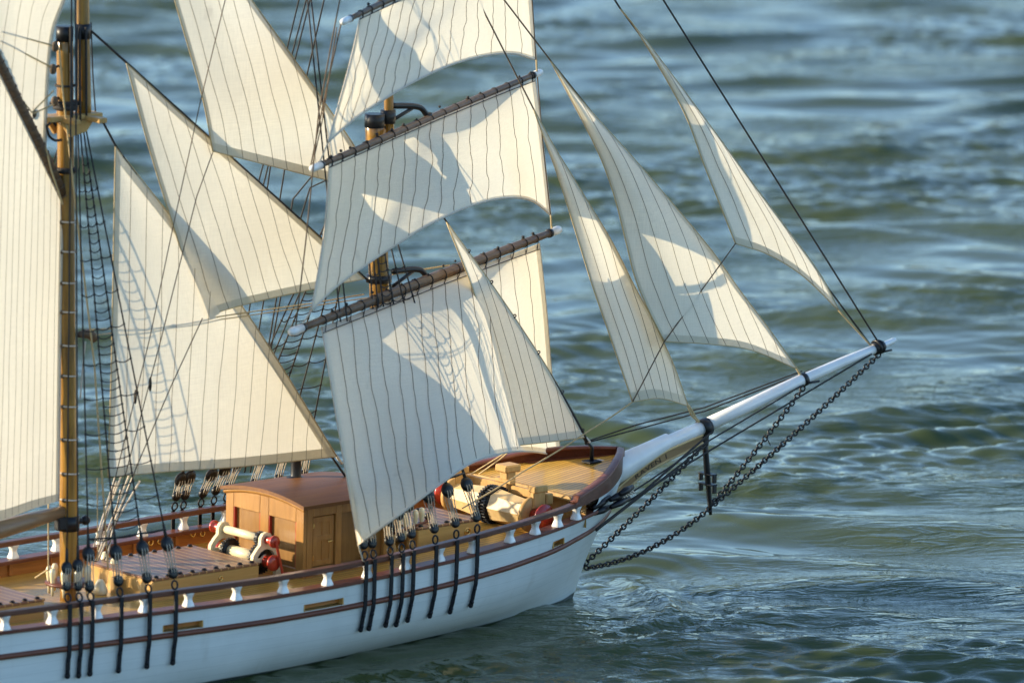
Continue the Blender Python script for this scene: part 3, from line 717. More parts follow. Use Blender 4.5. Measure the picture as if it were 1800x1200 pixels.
t0, t1 = .24, .60; out = []
for x, y, z in vs:
    t = lerp(t0, t1, x); p = polyat(mid, t); d = unit(polyat(mid, t + .02) - polyat(mid, t - .02))
    q = p + A(-d[2], 0, d[0]) * y; out.append((q[0], -.735 - z, q[2]))
mb = MB(); mb.add(out, [tuple(p.vertices) for p in tm.polygons], False); mb.build('name_lettering', M['ink'], tb)

# dolphin striker
mb = MB(); s0, s1 = PY(1239, 776), PY(1249, 904); mb.tube([lerp(s0, s1, i / 8) for i in range(9)], [.3, .34, .34, .36, .34, .3, .27, .24, .18], 10)
striker = mb.build('dolphin_striker', M['black'], ship)
for py in (832, 850):
    mb = MB(); q = PY(1244, py); mb.box(q, (.9, 2.2, .16), None, .05)
    for s in (-1, 1): mb.box(q + A(0, s * 1.05, -.42), (.62, .3, .95), None, .1)
    mb.torus(q, (0, 0, 1), .42, .12, 12, 6); mb.build('striker_clamp', M['black'], striker)
# chains
def chain(a, b, sag, pitch=.52, R=.26, r=.10, lab=None):
    pts = sagline(a, b, sag, 60); L = np.r_[0, np.cumsum(np.linalg.norm(np.diff(np.array(pts), axis=0), axis=1))]
    n = max(3, int(L[-1] / pitch)); mb = MB()
    for i in range(n):
        q = (i + .5) / n * L[-1]; p = A(*[np.interp(q, L, [c_[k] for c_ in pts]) for k in range(3)]); d = unit(A(*[np.interp(q + .2, L, [c_[k] for c_ in pts]) for k in range(3)]) - A(*[np.interp(q - .2, L, [c_[k] for c_ in pts]) for k in range(3)]))
        e = unit(np.cross(d, A(0, 1, 0))); f_ = np.cross(d, e); th = (pi / 4 if i % 2 else -pi / 4) + random.uniform(-.25, .25)
        nn = e * cos(th) + f_ * sin(th); mb.torus(p, nn, R, r, 10, 5, el=(d, 1.35))
    return mb.build('bobstay_chain', M['black'], ship, lab)
chain(PY(1236, 782), PY(1022, 996, -.3), .25, lab='chain from the black bowsprit cap down to the white stem')
chain(PY(1249, 892), PY(1028, 998, -.3), 1.3, lab='lowest chain, sagging from the striker foot back to the stem')
chain(PY(1546, 622), PY(1249, 891), .3, lab='long chain from the bowsprit tip down to the striker foot')
chain(PY(1413, 680), PY(1249, 889), .25, lab='shorter chain from the middle of the boom down to the striker foot')
mb = MB(); mb.tube(sagline(PY(1344, 762), PY(1354, 782), .0, 4), .06); mb.build('chain_tie', M['rope'], striker)

# ------------------------------------------------------------------ rigging helpers
def rope(name, pts, r, mat, label=None, parent=None, n=6): 
    mb = MB(); mb.tube(pts, r, n); return mb.build(name, M[mat], parent or ship, label)
def deadeye_mb(c, r, axis):
    mb = MB(); mb.lathe([(.02, -.42 * r), (.55 * r, -.46 * r), (.92 * r, -.28 * r), (r, -.1 * r), (.93 * r, 0), (r, .1 * r), (.92 * r, .28 * r), (.55 * r, .46 * r), (.02, .42 * r)], c, axis, 18)
    for a in (90, 210, 330):
        pass
    return mb
shroud_lines = {}
def shroud(lowpx, uppx, top, bot, side, ru, rl, lab=None, strip=True):
    """lowpx/uppx: starboard lower and upper deadeye; the port one mirrors it"""
    x = PY(*lowpx, -bR(-45))[0]; b = bR(x) - .1; x = PY(*lowpx, -b)[0]; Lp = PY(*lowpx, -b)
    tp = np.asarray(top, float)
    # upper deadeye on the line from lower deadeye to masthead, at the photo's height
    best = min((abs((600 - FPX * ((lerp(Lp, tp, t) - CAMP) @ CU) / ((lerp(Lp, tp, t) - CAMP) @ CF)) - uppx[1]), t) for t in np.linspace(.01, .2, 96))[1]
    Up = lerp(Lp, tp, best)
    mir = A(1, 1 if side < 0 else -1, 1); Lp, Up, tp = Lp * mir, Up * mir, tp * mir
    d = unit(tp - Lp); axis = unit(np.cross(d, unit(A(1, 0, 0) - d * d[0])))
    mb = MB(); mb.tube([Up + d * ru * .8, lerp(Up, tp, .3), lerp(Up, tp, .65), tp], .085, 6); mb.torus(Up, axis, ru * .98, .09, 16, 6); mb.tube([Up + d * ru * .9, Up + d * (ru + 1.3)], [.2, .13], 6)
    o = mb.build('shroud', M['rope'], ship, lab)
    deadeye_mb(Up, ru, axis).build('deadeye', M['dead'], o); deadeye_mb(Lp, rl, axis).build('deadeye', M['dead'], o)
    mb = MB(); e = unit(np.cross(d, axis))
    for kx in (-.5, 0, .5):
        for ky in (-1, 1):
            o1 = axis * ky * ru * .5; o2 = axis * ky * rl * .5
            mb.tube([Up + e * kx * ru * .9 - d * ru * .05 + o1 * .8, Up + e * kx * ru - d * ru * .45 + o1, lerp(Up, Lp, .5) + e * kx * (ru + rl) / 2 + (o1 + o2) * .35, Lp + e * kx * rl + d * rl * .4 + o2, Lp + e * kx * rl * .9 + d * rl * .1 + o2 * .8], .055, 5)
    mb.build('lanyard', M['lany'], o)
    mb = MB()                                              # chainplate: link, then a strap down the outside of the hull
    zt = zR(x); bb = bR(x)
    q0 = Lp - d * rl * .9; q1 = A(x, side * (bb + .26), zt - .05)
    if (Lp[2] - zt) > .2: mb.torus((q0 + q1) / 2, axis, .36, .1, 12, 6, el=(unit(q0 - q1), 1.2))
    zs = [zt + .05, zt - .6, zBoard(x) + .5, zBoard(x) - .1] + [lerp(zBoard(x) - .5, bot, i / 6) for i in range(7)]
    xs = [x + .10 * (zt - z) * 0 for z in zs]
    P = [A(x, side * ((width(x, z) if z < zBoard(x) + .6 else bb) + (.42 if z > zt - 5.2 else .30)), z) for z in zs]
    G = []
    for p in P: G.append([p + A(-.22, -side * .1, 0), p + A(-.22, side * .06, 0), p + A(.22, side * .06, 0), p + A(.22, -side * .1, 0)])
    if strip:
        mb.grid(G, False, 0, side < 0)
        for z in (zBoard(x) - 1.2, zBoard(x) - 3.4, bot + .35): mb.ball(A(x, side * (width(x, z) + .42), z), .2, 8, (1, .7, 1))
        mb.lathe([(.3, -.03), (.3, .1)], A(x, side * (width(x, bot) + .27), bot), (0, side, 0), 12)
    mb.build('chainplate', M['strap'], o)
    return Up, tp
def botz(px, py):
    x = PY(px, py, -14.5)[0]; return PY(px, py, -width(x, 6.))[2]
main_low = [(117, 1030), (137, 1030), (157, 1030), (208, 1020), (258, 1015), (304, 1007)]
main_up = [(119, 997), (138, 992), (158, 973), (203, 970), (251, 963), (293, 955)]
main_bot = [(119, 1186), (136, 1186), (153, 1183), (208, 1177), (270, 1168), (326, 1160)]
mt_top = [PY(127, -120, -.9), PY(132, -120, -.9), PY(137, 228, -1.0), PY(141, 226, -1.05), PY(146, 224, -1.05), PY(150, 222, -1.0)]
fore_low = [(639, 956), (654, 954), (684, 950), (704, 944), (723, 937), (763, 928), (800, 918), (837, 908)]
fore_up = [(644, 922), (657, 919), (690, 912), (705, 900), (725, 886), (755, 872), (788, 861), (818, 851)]
fore_bot = [(641, 1105), (656, 1103), (682, 1098), (703, 1097), (716, 1090), (765, 1081), (810, 1072), (857, 1058)]
zft = PY(662, 272)[2]; ft = fmf(zft)
ft_top = [ft + A(-9, 2.5, 26), ft + A(-8.6, 2.5, 26), ft + A(-2.2, -.4, .2), ft + A(-2.0, -.4, .2), ft + A(-1.8, -.4, .2), ft + A(-1.5, -.4, 0), ft + A(-1.2, -.5, 0), ft + A(-.9, -.6, 0)]
ML, FL = {}, {}
for side in (-1, 1):
    sd = 'starboard side nearest the camera' if side < 0 else 'far port side'
    ML[side] = [shroud(a, b, t, botz(*c_), side, .72 if i > 1 else .6, .58 if i > 1 else .5) for i, (a, b, t, c_) in enumerate(zip(main_low, main_up, mt_top, main_bot))]
    FL[side] = [shroud(a, b, t, botz(*c_), side, .74, .56) for a, b, t, c_ in zip(fore_low, fore_up, ft_top, fore_bot)]
def ratlines(lines, i0, i1, j0, j1, n, every, side):
    mb = MB()
    for k in range(n):
        t = .035 + .90 * k / n
        wide = k % every == 0
        a, b = (lines[j0], lines[j1]) if wide else (lines[i0], lines[i1])
        pts = []
        ids = range(j0, j1 + 1) if wide else range(i0, i1 + 1)
        P = [lerp(lines[i][0], lines[i][1], t) for i in ids]
        for p, q in zip(P[:-1], P[1:]): pts += sagline(p, q, .12 + .18 * random.random(), 6)[:-1]
        pts.append(P[-1])
        mb.tube(pts, .06, 5)
        for p in P: mb.ball(p, .15, 6)
    return mb.build('ratlines', M['rope'], ship)
for side in (-1, 1):
    ratlines(ML[side], 3, 4, 2, 5, 44, 4, side); ratlines(FL[side], 4, 5, 2, 7, 40, 4, side)
# sheer poles just above the upper deadeyes
for side in (-1, 1):
    for L, i, j in ((ML[side], 2, 5), (FL[side], 2, 7)):
        rope('sheer_pole', [lerp(L[k][0], L[k][1], .035) + A(0, side * .12, 0) for k in range(i, j + 1)], .1, 'black')

# stays and running rigging
def line(name, px, r, mat, ys=None, sag=0., label=None):
    ys = ys or [0.] * len(px); P = [PY(x, y, q) for (x, y), q in zip(px, ys)]; pts = []
    for a, b in zip(P[:-1], P[1:]): pts += sagline(a, b, sag, 8)[:-1]
    return rope(name, pts + [P[-1]], r, mat, label)
line('stay', [(812, -55), (938, 192), (1210, 714)], .085, 'brown'); line('stay', [(840, -60), (968, 107), (1401, 648)], .085, 'brown')
line('stay', [(1045, -55), (1090, 15), (1530, 606)], .10, 'rope'); line('stay', [(1128, -60), (1545, 603)], .10, 'rope')
line('stay', [(668, 210), (785, 390), (1031, 778)], .10, 'rope'); line('stay', [(152, 47), (222, 110), (668, 512)], .13, 'rope'); line('stay', [(176, 205), (203, 256), (672, 930)], .12, 'rope')
line('stay', [(130, -420), (225, -292), (440, -2), (660, 322)], .09, 'rope')
# tack lashings
line('lashing', [(1207, 708), (1216, 730), (1236, 748)], .13, 'tan'); line('lashing', [(1211, 712), (1224, 735), (1246, 757)], .10, 'tan'); line('lashing', [(1399, 645), (1408, 660), (1416, 668)], .13, 'tan')
line('lashing', [(1474, 545), (1530, 606)], .11, 'tan'); line('lashing', [(1029, 769), (1036, 777)], .2, 'pale'); line('lashing', [(592, 802), (601, 815)], .14, 'pale')
# hanks of the fore staysail
for t in (.14, .29, .45, .62, .80, .97):
    mb = MB(); q = J0[1](t, 0.); mb.torus(q, unit(q - J0[1](max(0, t - .05), 0)), .28, .07, 10, 5); mb.build('stay_hank', M['rope'], J0[0])
mb = MB(); mb.tube([PY(966, 655), PY(985, 690), PY(1010, 735), PY(1032, 776)], [.12, .2, .22, .2], 7); mb.build('stay_seizing', M['rope'], J0[0])
line('sheet', [(630, 957), (634, 972), (640, 990)], .1, 'pale', [-16.2, -15.6, -15.0])
# jib sheets
line('sheet', [(1293, 428), (1168, 600)], .07, 'brown', [-2.7, -3.9]); line('sheet', [(1168, 600), (1112, 706)], .07, 'brown', [-3.8, -3.4]); line('sheet', [(1112, 706), (1035, 757), (920, 828), (812, 893)], .085, 'tan', [-3.4, -3.3, -3, -3], .1)
line('sheet', [(905, 785), (870, 807), (828, 833)], .08, 'tan', [-5.2, -3, 0]); line('sheet', [(906, 784), (880, 806), (842, 833)], .08, 'tan', [-5.2, -3, 0])
# staysail sheets and halyards on the port side of the deck
line('sheet', [(374, 268), (346, 345), (282, 600), (190, 950)], .06, 'brown', [-3.2, -4, -4.5, -3]); line('sheet', [(356, 559), (300, 680), (240, 820), (186, 972)], .06, 'brown', [-3.2, -4.2, -4.5, -3])
line('sheet', [(402, -25), (352, 180), (305, 395), (262, 600), (205, 830), (168, 985)], .055, 'brown', [-4, -4, -4, -4, -4, -3])
line('brace', [(158, 580), (290, 571), (420, 551), (548, 533), (640, 517)], .07, 'tan', [-1, -2, -1, 2, 3]); line('brace', [(158, 590), (290, 574), (420, 557), (548, 538), (655, 522)], .06, 'tan', [-1, -2, -1, 2, 3]); line('brace', [(690, 482), (790, 466)], .09, 'tan', [4, 4])
line('brace', [(600, 40), (575, 150), (545, 297)], .075, 'brown', list((y3a[1] - .5, (y3a[1] + y2a[1]) / 2, y2a[1] - .3))); line('brace', [(605, -40), (580, 90), (560, 200), (538, 420), (520, 573)], .075, 'brown', [-12, -13, -14, -15, y1a[1]])
line('brace', [(592, 48), (566, 215), (548, 296)], .06, 'brown', [y3a[1], (y3a[1] + y2a[1]) / 2, y2a[1]])
for px in ([(528, -10), (505, 85), (470, 330), (424, 640), (380, 830)], [(572, -10), (540, 130), (500, 300), (452, 600), (410, 830)], [(562, 293), (515, 350), (470, 620), (430, 830)], [(610, 300), (545, 330), (505, 460), (460, 700), (440, 830)]):
    line('backstay', px, .085, 'rope', [2, 5, 9, 12, 14][:len(px)])
line('halyard', [(943, 105), (944, 135)], .1, 'tan', [y2b[1], y2b[1]]); line('halyard', [(968, 378), (970, 405)], .1, 'tan', [y1b[1]] * 2); line('halyard', [(548, 545), (528, 575)], .08, 'pale', [y1a[1]] * 2); line('halyard', [(577, 250), (560, 290)], .08, 'pale', [y2a[1]] * 2)
line('halyard', [(929, -100), (942, 105), (955, 260), (970, 400)], .07, 'brown', [y3b[1], y2b[1] + .4, y2b[1], y1b[1]])
line('halyard', [(104, 85), (110, 160), (140, 420), (166, 640), (184, 905), (190, 1000)], .1, 'tan', [-1.1, -1.3, -2, -2, -3, -3]); line('halyard', [(160, 40), (163, 130), (168, 200)], .08, 'rope'); line('halyard', [(0, 55), (92, 80)], .08, 'tan', [-1.5, -.6]); line('halyard', [(0, 72), (90, 118)], .08, 'tan', [-1.5, -.6]); line('halyard', [(18, 148), (56, 198), (94, 160)], .07, 'tan', [-1.5, -1, -.6]); line('halyard', [(58, 200), (98, 182)], .07, 'tan', [-1, -.4])
line('halyard', [(80, 258), (90, 300), (104, 340), (110, 360)], .1, 'tan', [-1, -1, -1, -1])
for a, b in (((252, 770), (168, 985)), ((258, 778), (172, 985)), ((214, 800), (165, 960)), ((226, 800), (175, 940)), ((205, 845), (172, 950)), ((246, 845), (180, 955)), ((212, 860), (187, 985))):
    line('tackle', [a, b], .1, 'pale', [2.5, 1.5], .05)
line('halyard', [(85, 880), (85, 1000)], .08, 'tan', [1, .5]); line('halyard', [(85, 1000), (62, 1015)], .1, 'tan', [.5, 2]); line('halyard', [(171, 840), (172, 985)], .06, 'tan', [0, 0])
for px, py in ((298, 571), (264, 675), (238, 697)):
    mb = MB(); q = PY(px, py, -3.8 if px < 290 else -2); mb.ball(q, .48, 10, (.9 if px > 290 else .35, .4, .4 if px > 290 else 1.6)); mb.build('rigging_block', M['dead'], ship)
mb = MB(); q = PY(158, 586, -.6); mb.tube([PY(138, 588, -.6), q, PY(168, 597, -.8)], [.3, .55, .45], 10); mb.build('rigging_block', M['spar'], ship)
line('halyard', [(150, 600), (146, 640), (141, 700)], .08, 'pale', [-.8, -.8, -.8])
# head rigging: bowsprit shrouds and guys
line('bowsprit_shroud', [(1048, 930), (1110, 882), (1253, 757)], .13, 'rope', [-8, -6, -.8]); line('bowsprit_shroud', [(1100, 872), (1250, 772), (1412, 676)], .09, 'rope', [-7, -4, -.6]); line('bowsprit_shroud', [(1105, 880), (1250, 790), (1532, 622)], .10, 'rope', [-7, -4, -.5])
line('bowsprit_shroud', [(1030, 776), (1120, 746), (1238, 716), (1410, 652)], .08, 'rope', [6, 5, 3, .6]); line('bowsprit_shroud', [(1030, 778), (1240, 722), (1530, 610)], .08, 'rope', [6, 4, .5])
line('bowsprit_shroud', [(1048, 932), (1110, 884), (1240, 783)], .12, 'rope', [-8, -6, -.8])
for a, b in (((1042, 893), (1072, 873)), ((1044, 902), (1073, 890)), ((1073, 878), (1100, 865)), ((1074, 891), (1106, 875)), ((1090, 868), (1112, 855))):
    mb = MB(); mb.tube([PY(*a, -8.2), lerp(PY(*a, -8.2), PY(*b, -7.4), .5), PY(*b, -7.4)], [.26, .42, .24], 8); mb.build('turnbuckle', M['dead'], ship)
mb = MB()
for i in range(9): mb.tube([PY(1077 + i * 4, 879 - i * 2.2, -7.6), PY(1083 + i * 4, 885 - i * 2.4, -7.6)], .11, 5)
mb.build('seizing', M['pale'], ship)

# ------------------------------------------------------------------ deck fittings
def hatch(x0, x1, hw, ztop, bolts, cleats=True):
    mb = MB(); zd = zDeck((x0 + x1) / 2) - .1; xc, L = (x0 + x1) / 2, x1 - x0
    mb.box((xc, 0, (zd + ztop - .25) / 2), (L, 2 * hw, ztop - .25 - zd), None, .1); o = mb.build('hatch', M['coam'], ship)
    mb = MB(); mb.box((xc, 0, ztop - .1), (L + .1, 2 * hw + .1, .28), None, .09); mb.build('hatch_cover', M['hatch'], o)
    for s in (-1, 1):
        for i in range(bolts):
            mb = MB(); x = lerp(x0 + .7, x1 - .7, i / (bolts - 1)); mb.ball((x, s * (hw - .38), ztop + .12), .23, 8, (1.35, 1, .7)); mb.lathe([(.3, 0), (.3, .06)], (x, s * (hw - .38), ztop + .03), (0, 0, 1), 10)
            mb.build('hatch_bolt', M['dead'], o)
    return o
hatch(-62.3, -48.4, 5.35, 9.95, 9)['label'] = 'middle hatch with brown boards, beside the cream winch'
hatch(-96, -76.0, 5.35, 9.75, 13)['label'] = 'hatch behind the mainmast at the left edge'
fh = hatch(-25.5, -16.9, 3.7, 10.5, 5); fh['label'] = 'short hatch in front of the windlass, with a brass porthole'
mb = MB(); mb.torus((-18.6, -3.72, 9.35), (0, 1, 0), .36, .1, 16, 6); mb.lathe([(.2, 0), (.2, .05)], (-18.6, -3.74, 9.35), (0, -1, 0), 12); mb.build('porthole_ring', M['brass'], fh)
mb = MB(); mb.torus((-60.5 + 7, -5.4, 9.0), (0, 1, 0), .22, .07, 12, 6)
mb.build('eye_bolt', M['brass'], deck)

# deckhouse
HX0, HX1, HW, HZ = -43.3, -31.6, 6.25, 15.0
zd = zDeck(-40) + .1
house_mb = MB(); house_mb.box(((HX0 + HX1) / 2, 0, (zd + HZ) / 2), (HX1 - HX0 - .8, 2 * HW - .8, HZ - zd), None, .03)
house = house_mb.build('deckhouse', M['panel'], ship)
fr = MB()
def fb(face, y0, y1, z0, z1, d=.42):   # framing timbers on the aft face ('a') or a side face (+-1)
    if face == 'a': fr.box((HX0 + d / 2 - .02, (y0 + y1) / 2, (z0 + z1) / 2), (d, abs(y1 - y0), z1 - z0), None, .045)
    else: fr.box(((y0 + y1) / 2, face * (HW - d / 2 + .02), (z0 + z1) / 2), (abs(y1 - y0), d, z1 - z0), None, .045)
for y0, y1 in ((HW, HW - 1.25), (.75, -.65), (-HW + 1.25, -HW)): fb('a', y0, y1, zd, HZ + .4)
for z0, z1 in ((zd, zd + 1.0), (HZ - 1.5, HZ + .42)):
    fb('a', HW - 1.25, .75, z0, z1, .39); fb('a', -.65, -HW + 1.25, z0, z1, .39)
for sd in (-1, 1):
    for x0, x1 in ((HX0 + .43, HX0 + 1.2), (HX0 + 4.3, HX0 + 5.1), (HX0 + 8.0, HX0 + 8.8), (HX1 - .9, HX1)): fb(sd, x0, x1, zd, HZ)
    for x0, x1 in ((HX0 + 1.2, HX0 + 4.3), (HX0 + 5.1, HX0 + 8.0), (HX0 + 8.8, HX1 - .9)):
        fb(sd, x0, x1, zd, zd + 1.1, .39); fb(sd, x0, x1, HZ - .9, HZ, .39)
fr.build('cabin_frame', M['house'], house)
for y in (HW - 1.3, -.7, .8, -HW + 1.3): mb = MB(); mb.box((HX0 + .2, y, (zd + HZ) / 2 - .2), (.36, .12, HZ - zd - 2.5), None, .02); mb.build('panel_bead', M['red'], house)
dr = MB(); xa, xb = HX0 + 1.35, HX0 + 4.15; zc0, zc1 = zd + 1.2, HZ - 1.0
dr.box(((xa + xb) / 2, -HW + .33, (zc0 + zc1) / 2), (xb - xa, .2, zc1 - zc0), None, .03)
for a in (xa + .28, xb - .28): dr.box((a, -HW + .2, (zc0 + zc1) / 2), (.56, .12, zc1 - zc0), None, .03)
dr.box(((xa + xb) / 2, -HW + .2, (zc0 + zc1) / 2), (.3, .12, zc1 - zc0), None, .03)
for z in (zc0 + .3, (zc0 + zc1) / 2 + .3, zc1 - .3): dr.box(((xa + xb) / 2, -HW + .205, z), (xb - xa - .2, .11, .55), None, .03)
door = dr.build('cabin_door', M['house'], house)
mb = MB(); mb.tube([A(xb - .4, -HW + .1, zc0 + 2.5), A(xb - .4, -HW - .12, zc0 + 2.5), A(xb - 1.0, -HW - .14, zc0 + 2.45)], .09, 7)
for z in (zc0 + .9, zc1 - .9): mb.box((xa + .02, -HW + .06, z), (.16, .1, .5), None, .03)
mb.build('door_fittings', M['brass'], house)
mb = MB(); G = []
for i in range(2):
    x = (HX0 - .45, HX1 + .45)[i]; row = []
    for t in np.linspace(-1, 1, 25): row.append(A(x, t * (HW + .45), HZ + .42 + .78 * (1 - t * t)))
    for t in np.linspace(1, -1, 25): row.append(A(x, t * (HW + .45), HZ + .06 + .78 * (1 - t * t)))
    row.append(row[0]); G.append(row)
mb.grid(G, False, 0, True); nr = 51
for i in range(2):
    base = i * nr; off = len(mb.v) - 2 * nr
    for k in range(24): mb.f.append(tuple(off + base + q for q in ((k, k + 1, 48 - k, 49 - k)))); mb.sm.append(False); mb.mi.append(0)
roof = mb.build('cabin_roof', M['roof'], house)
mb = MB(); G = []
for t in np.linspace(-1, 1, 25):
    y = t * (HW + .2); z = HZ + .05 + .78 * (1 - t * t); G.append([A(HX0 - .2, y, z + .02), A(HX0 - .28, y, z - .18), A(HX0 - .05, y, z - .4), A(HX0 + .1, y, z - .42)])
mb.grid(G, True, 0, True); mb.build('roof_moulding', M['house'], house)
G = []; mb = MB()
for t in np.linspace(-1, 1, 25): G.append([A(HX0 + .05, t * HW, HZ + .1 + .78 * (1 - t * t)), A(HX0 + .05, t * HW, HZ - .1)])
mb.grid(G, False, 0, True); mb.build('gable', M['house'], house)
cz = PZ(520, 838, HZ + 1.0); mb = MB(); mb.lathe([(1.0, -.3), (1.0, .05), (.62, .12), (.56, .3), (.55, 4.2), (.7, 4.25), (.7, 4.5)], (cz[0], cz[1], HZ + .95), (0, 0, 1), 18); mb.build('stove_pipe', M['black'], house)

# cargo winch aft of the deckhouse
wx = -46.0; zt, zl = 11.75, 9.65; zw = zDeck(wx) + .3
mb = MB()
def wframe(y):
    P = []; inner = []
    mbx = MB()
    out = [(-1.9, zw), (-1.95, zw + 1.0), (-1.75, zl + .6), (-1.2, zl + 1.25), (-.8, zt - .5), (-.75, zt + .25), (-.45, zt + .65), (0, zt + .78), (.45, zt + .65), (.75, zt + .25), (.8, zt - .5), (1.2, zl + 1.25), (1.75, zl + .6), (1.95, zw + 1.0), (1.9, zw)]
    inn = [(-1.25, zw), (-1.3, zw + 1.0), (-1.15, zl + .45), (-.75, zl + .9), (-.3, zl + 1.1), (-.1, zl + 1.12), (0, zl + 1.13), (0.05, zl + 1.13), (.1, zl + 1.12), (.2, zl + 1.1), (.3, zl + 1.1), (.75, zl + .9), (1.15, zl + .45), (1.3, zw + 1.0), (1.25, zw)]
    G = []
    for (a, b), (c_, d_) in zip(out, inn):
        G.append([A(wx + a, y - .22, b), A(wx + a, y + .22, b), A(wx + c_, y + .22, d_), A(wx + c_, y - .22, d_), A(wx + a, y - .22, b)])
    mbx.grid(G, False); mbx.tube([A(wx - .0, y - .15, zl), A(wx, y + .15, zl)], .55, 12); mbx.bar(A(wx - 1.4, y, zl), A(wx + 1.4, y, zl), .3, .45)
    return mbx
winch = MB(); winch.lathe([(.42, -3.3), (.42, 3.3)], (wx, 0, zt), (0, 1, 0), 18); winch.lathe([(.62, -2.6), (.62, 2.9)], (wx, 0, zl), (0, 1, 0), 20)
winch = winch.build('cargo_winch', M['cream'], ship)
for y in (3.4, -3.4): wframe(y).build('side_frame', M['cream'], winch)
def gear(mb, c, R, w_, n, axis=(0, 1, 0)):
    t = unit(axis); a = A(1, 0, 0); b = np.cross(t, a)
    mb.lathe([(R * .2, -w_ / 2), (R * .9, -w_ / 2), (R * .9, w_ / 2), (R * .2, w_ / 2)], c, axis, n)
    for k in range(n):
        th = 2 * pi * k / n; q = A(*c) + (a * cos(th) + b * sin(th)) * R * .95; e = unit(a * cos(th) + b * sin(th)); f_ = np.cross(t, e)
        mb.box(q, (R * .2, w_, 2 * pi * R / n * .45), (e, t, f_), .02)
for g_ in (((wx, -2.6, zl), 1.55, .45, 30), ((wx, -2.6, zt), .72, .5, 16), ((wx, 2.3, zl), 1.25, .45, 24)): mb = MB(); gear(mb, *g_); mb.build('winch_gear', M['dead'], winch)
mb = MB()
for s in (-1, 1):
    mb = MB(); mb.lathe([(.42, 0), (.38, .4), (.38, .9), (.45, 1.0), (.64, 1.06), (.64, 1.28), (.2, 1.32)], (wx, s * 3.65, zt), (0, s, 0), 20); mb.build('drum_end', M['red'], winch)
    mb = MB(); mb.lathe([(.65, 0), (.52, .35), (.5, .8), (.84, 1.0), (.84, 1.22), (.3, 1.28)], (wx, s * 3.65, zl - .1), (0, s, 0), 22); mb.build('drum_end', M['red'], winch)
mb = MB(); q = A(wx, -5.1, zt); mb.bar(q, q + A(.9, -.05, -3.4), .16, .3); mb.tube([q + A(.9, 0, -3.4), q + A(2.6, -.4, -3.45)], .16, 8); mb.build('crank_handle', M['red'], winch)
mb = MB(); mb.box((wx - 1.5, .6, zw + 1.0), (1.5, 1.7, 1.1), None, .18); mb.lathe([(.5, 0), (.4, .3), (.3, .35)], (wx - 1.5, .6, zw + 1.5), (0, 0, 1), 14); mb.build('winch_motor', M['steel'], winch)

# fife ring with belaying pins and coiled falls round the mainmast
fz = 9.55; fc = mmf(fz)
mb = MB(); mb.lathe([(1.0, -.16), (2.35, -.16), (2.45, 0), (2.35, .16), (1.0, .16)], fc, (0, 0, 1), 28); ring = mb.build('fife_ring', M['mahog'], mainmast)
def pin_mb(c):
    mb = MB(); mb.lathe([(.12, -1.15), (.16, -.4), (.2, .1), (.24, .35), (.33, .95), (.34, 1.3), (.22, 1.6), (.05, 1.66)], c, (0, 0, 1), 10); return mb
for k in range(9):
    th = 2 * pi * k / 9 + .3; pin_mb(fc + A(2.0 * cos(th), 2.0 * sin(th), 0)).build('belaying_pin', M['cream'], ring)
for px, py, h, r in ((184, 1000, 3.0, .75), (201, 1008, 3.2, .7), (176, 1025, 1.6, .8), (240, 1015, 2.2, .5), (228, 1022, 2.0, .5)):
    mb = MB(); q = PZ(px, py + 20, zDeck(-64) + .3); mb.lathe([(r * .75, 0), (r, .3), (r * .95, h * .4), (r * .55, h * .85), (r * .3, h)], q, (0, 0, 1), 10); mb.build('rope_coil', M['cream'], deck)
for px in (205, 224): mb = MB(); mb.box(PZ(px, 1030, zDeck(-63) + 1.0), (1.0, 1.0, 2.0), None, .1); mb.build('fife_post', M['pine'], deck)
# fore fife rail
mb = MB(); q0, q1 = PZ(690, 936, 10.6), PZ(752, 915, 10.6); mb.bar(q0, q1, .5, .34); ff = mb.build('fife_rail', M['mahog'], deck)
for p in (q0, q1, lerp(q0, q1, .5)): mb = MB(); mb.lathe([(.45, -2.9), (.42, -1.6), (.3, -1.2), (.34, -.2)], p, (0, 0, 1), 12); mb.build('fife_post', M['pine'], ff)
for p in (q0, q1): mb = MB(); mb.ball(p + A(0, 0, .5), .41, 10); mb.build('post_knob', M['dead'], ff)
for t in (.18, .36, .64, .82): pin_mb(lerp(q0, q1, t)).build('belaying_pin', M['cream'], ff)

# anchor windlass and pawl bitts at the break of the forecastle
wx, wz = -11.6, 10.75; wd = zDeck(wx) + .2
mb = MB(); n8 = 8
for s in (-1, 1): mb.lathe([(1.85, 0), (1.85, .1), (1.35, 5.2), (1.2, 5.3)], (wx, s * .9, wz), (0, s, 0), n8, smooth=False)
wl = mb.build('anchor_windlass', M['gilt'], ship)
for yy in (.45, -.45): mb = MB(); gear(mb, (wx, yy, wz), 2.03, .5, 36); mb.build('windlass_gear', M['dead'], wl)
for s in (-1, 1): mb = MB(); mb.lathe([(1.9, 0), (1.95, .1), (1.95, .45), (1.8, .55)], (wx, s * 5.9, wz), (0, s, 0), 28); mb.build('cheek_disc', M['pine'], wl)
for s in (-1, 1): mb = MB(); mb.lathe([(.8, 0), (.75, .7), (.95, 1.05), (1.35, 1.35), (1.35, 1.55), (.3, 1.7)], (wx, s * 6.5, wz), (0, s, 0), 24); mb.build('drum_end', M['red'], wl)
for s in (-1, 1):
    mb = MB(); mb.box((wx + .5, s * 6.25, (wd + 13.2) / 2), (1.7, .85, 13.2 - wd), None, .12); mb.box((wx + 2.0, s * 6.3, 12.2), (1.0, .7, 1.2), None, .12)
    mb.box((wx + .6, s * 6.25, 13.45), (1.9, 1.2, .75), None, .14); mb.build('windlass_bitt', M['pine'], wl)
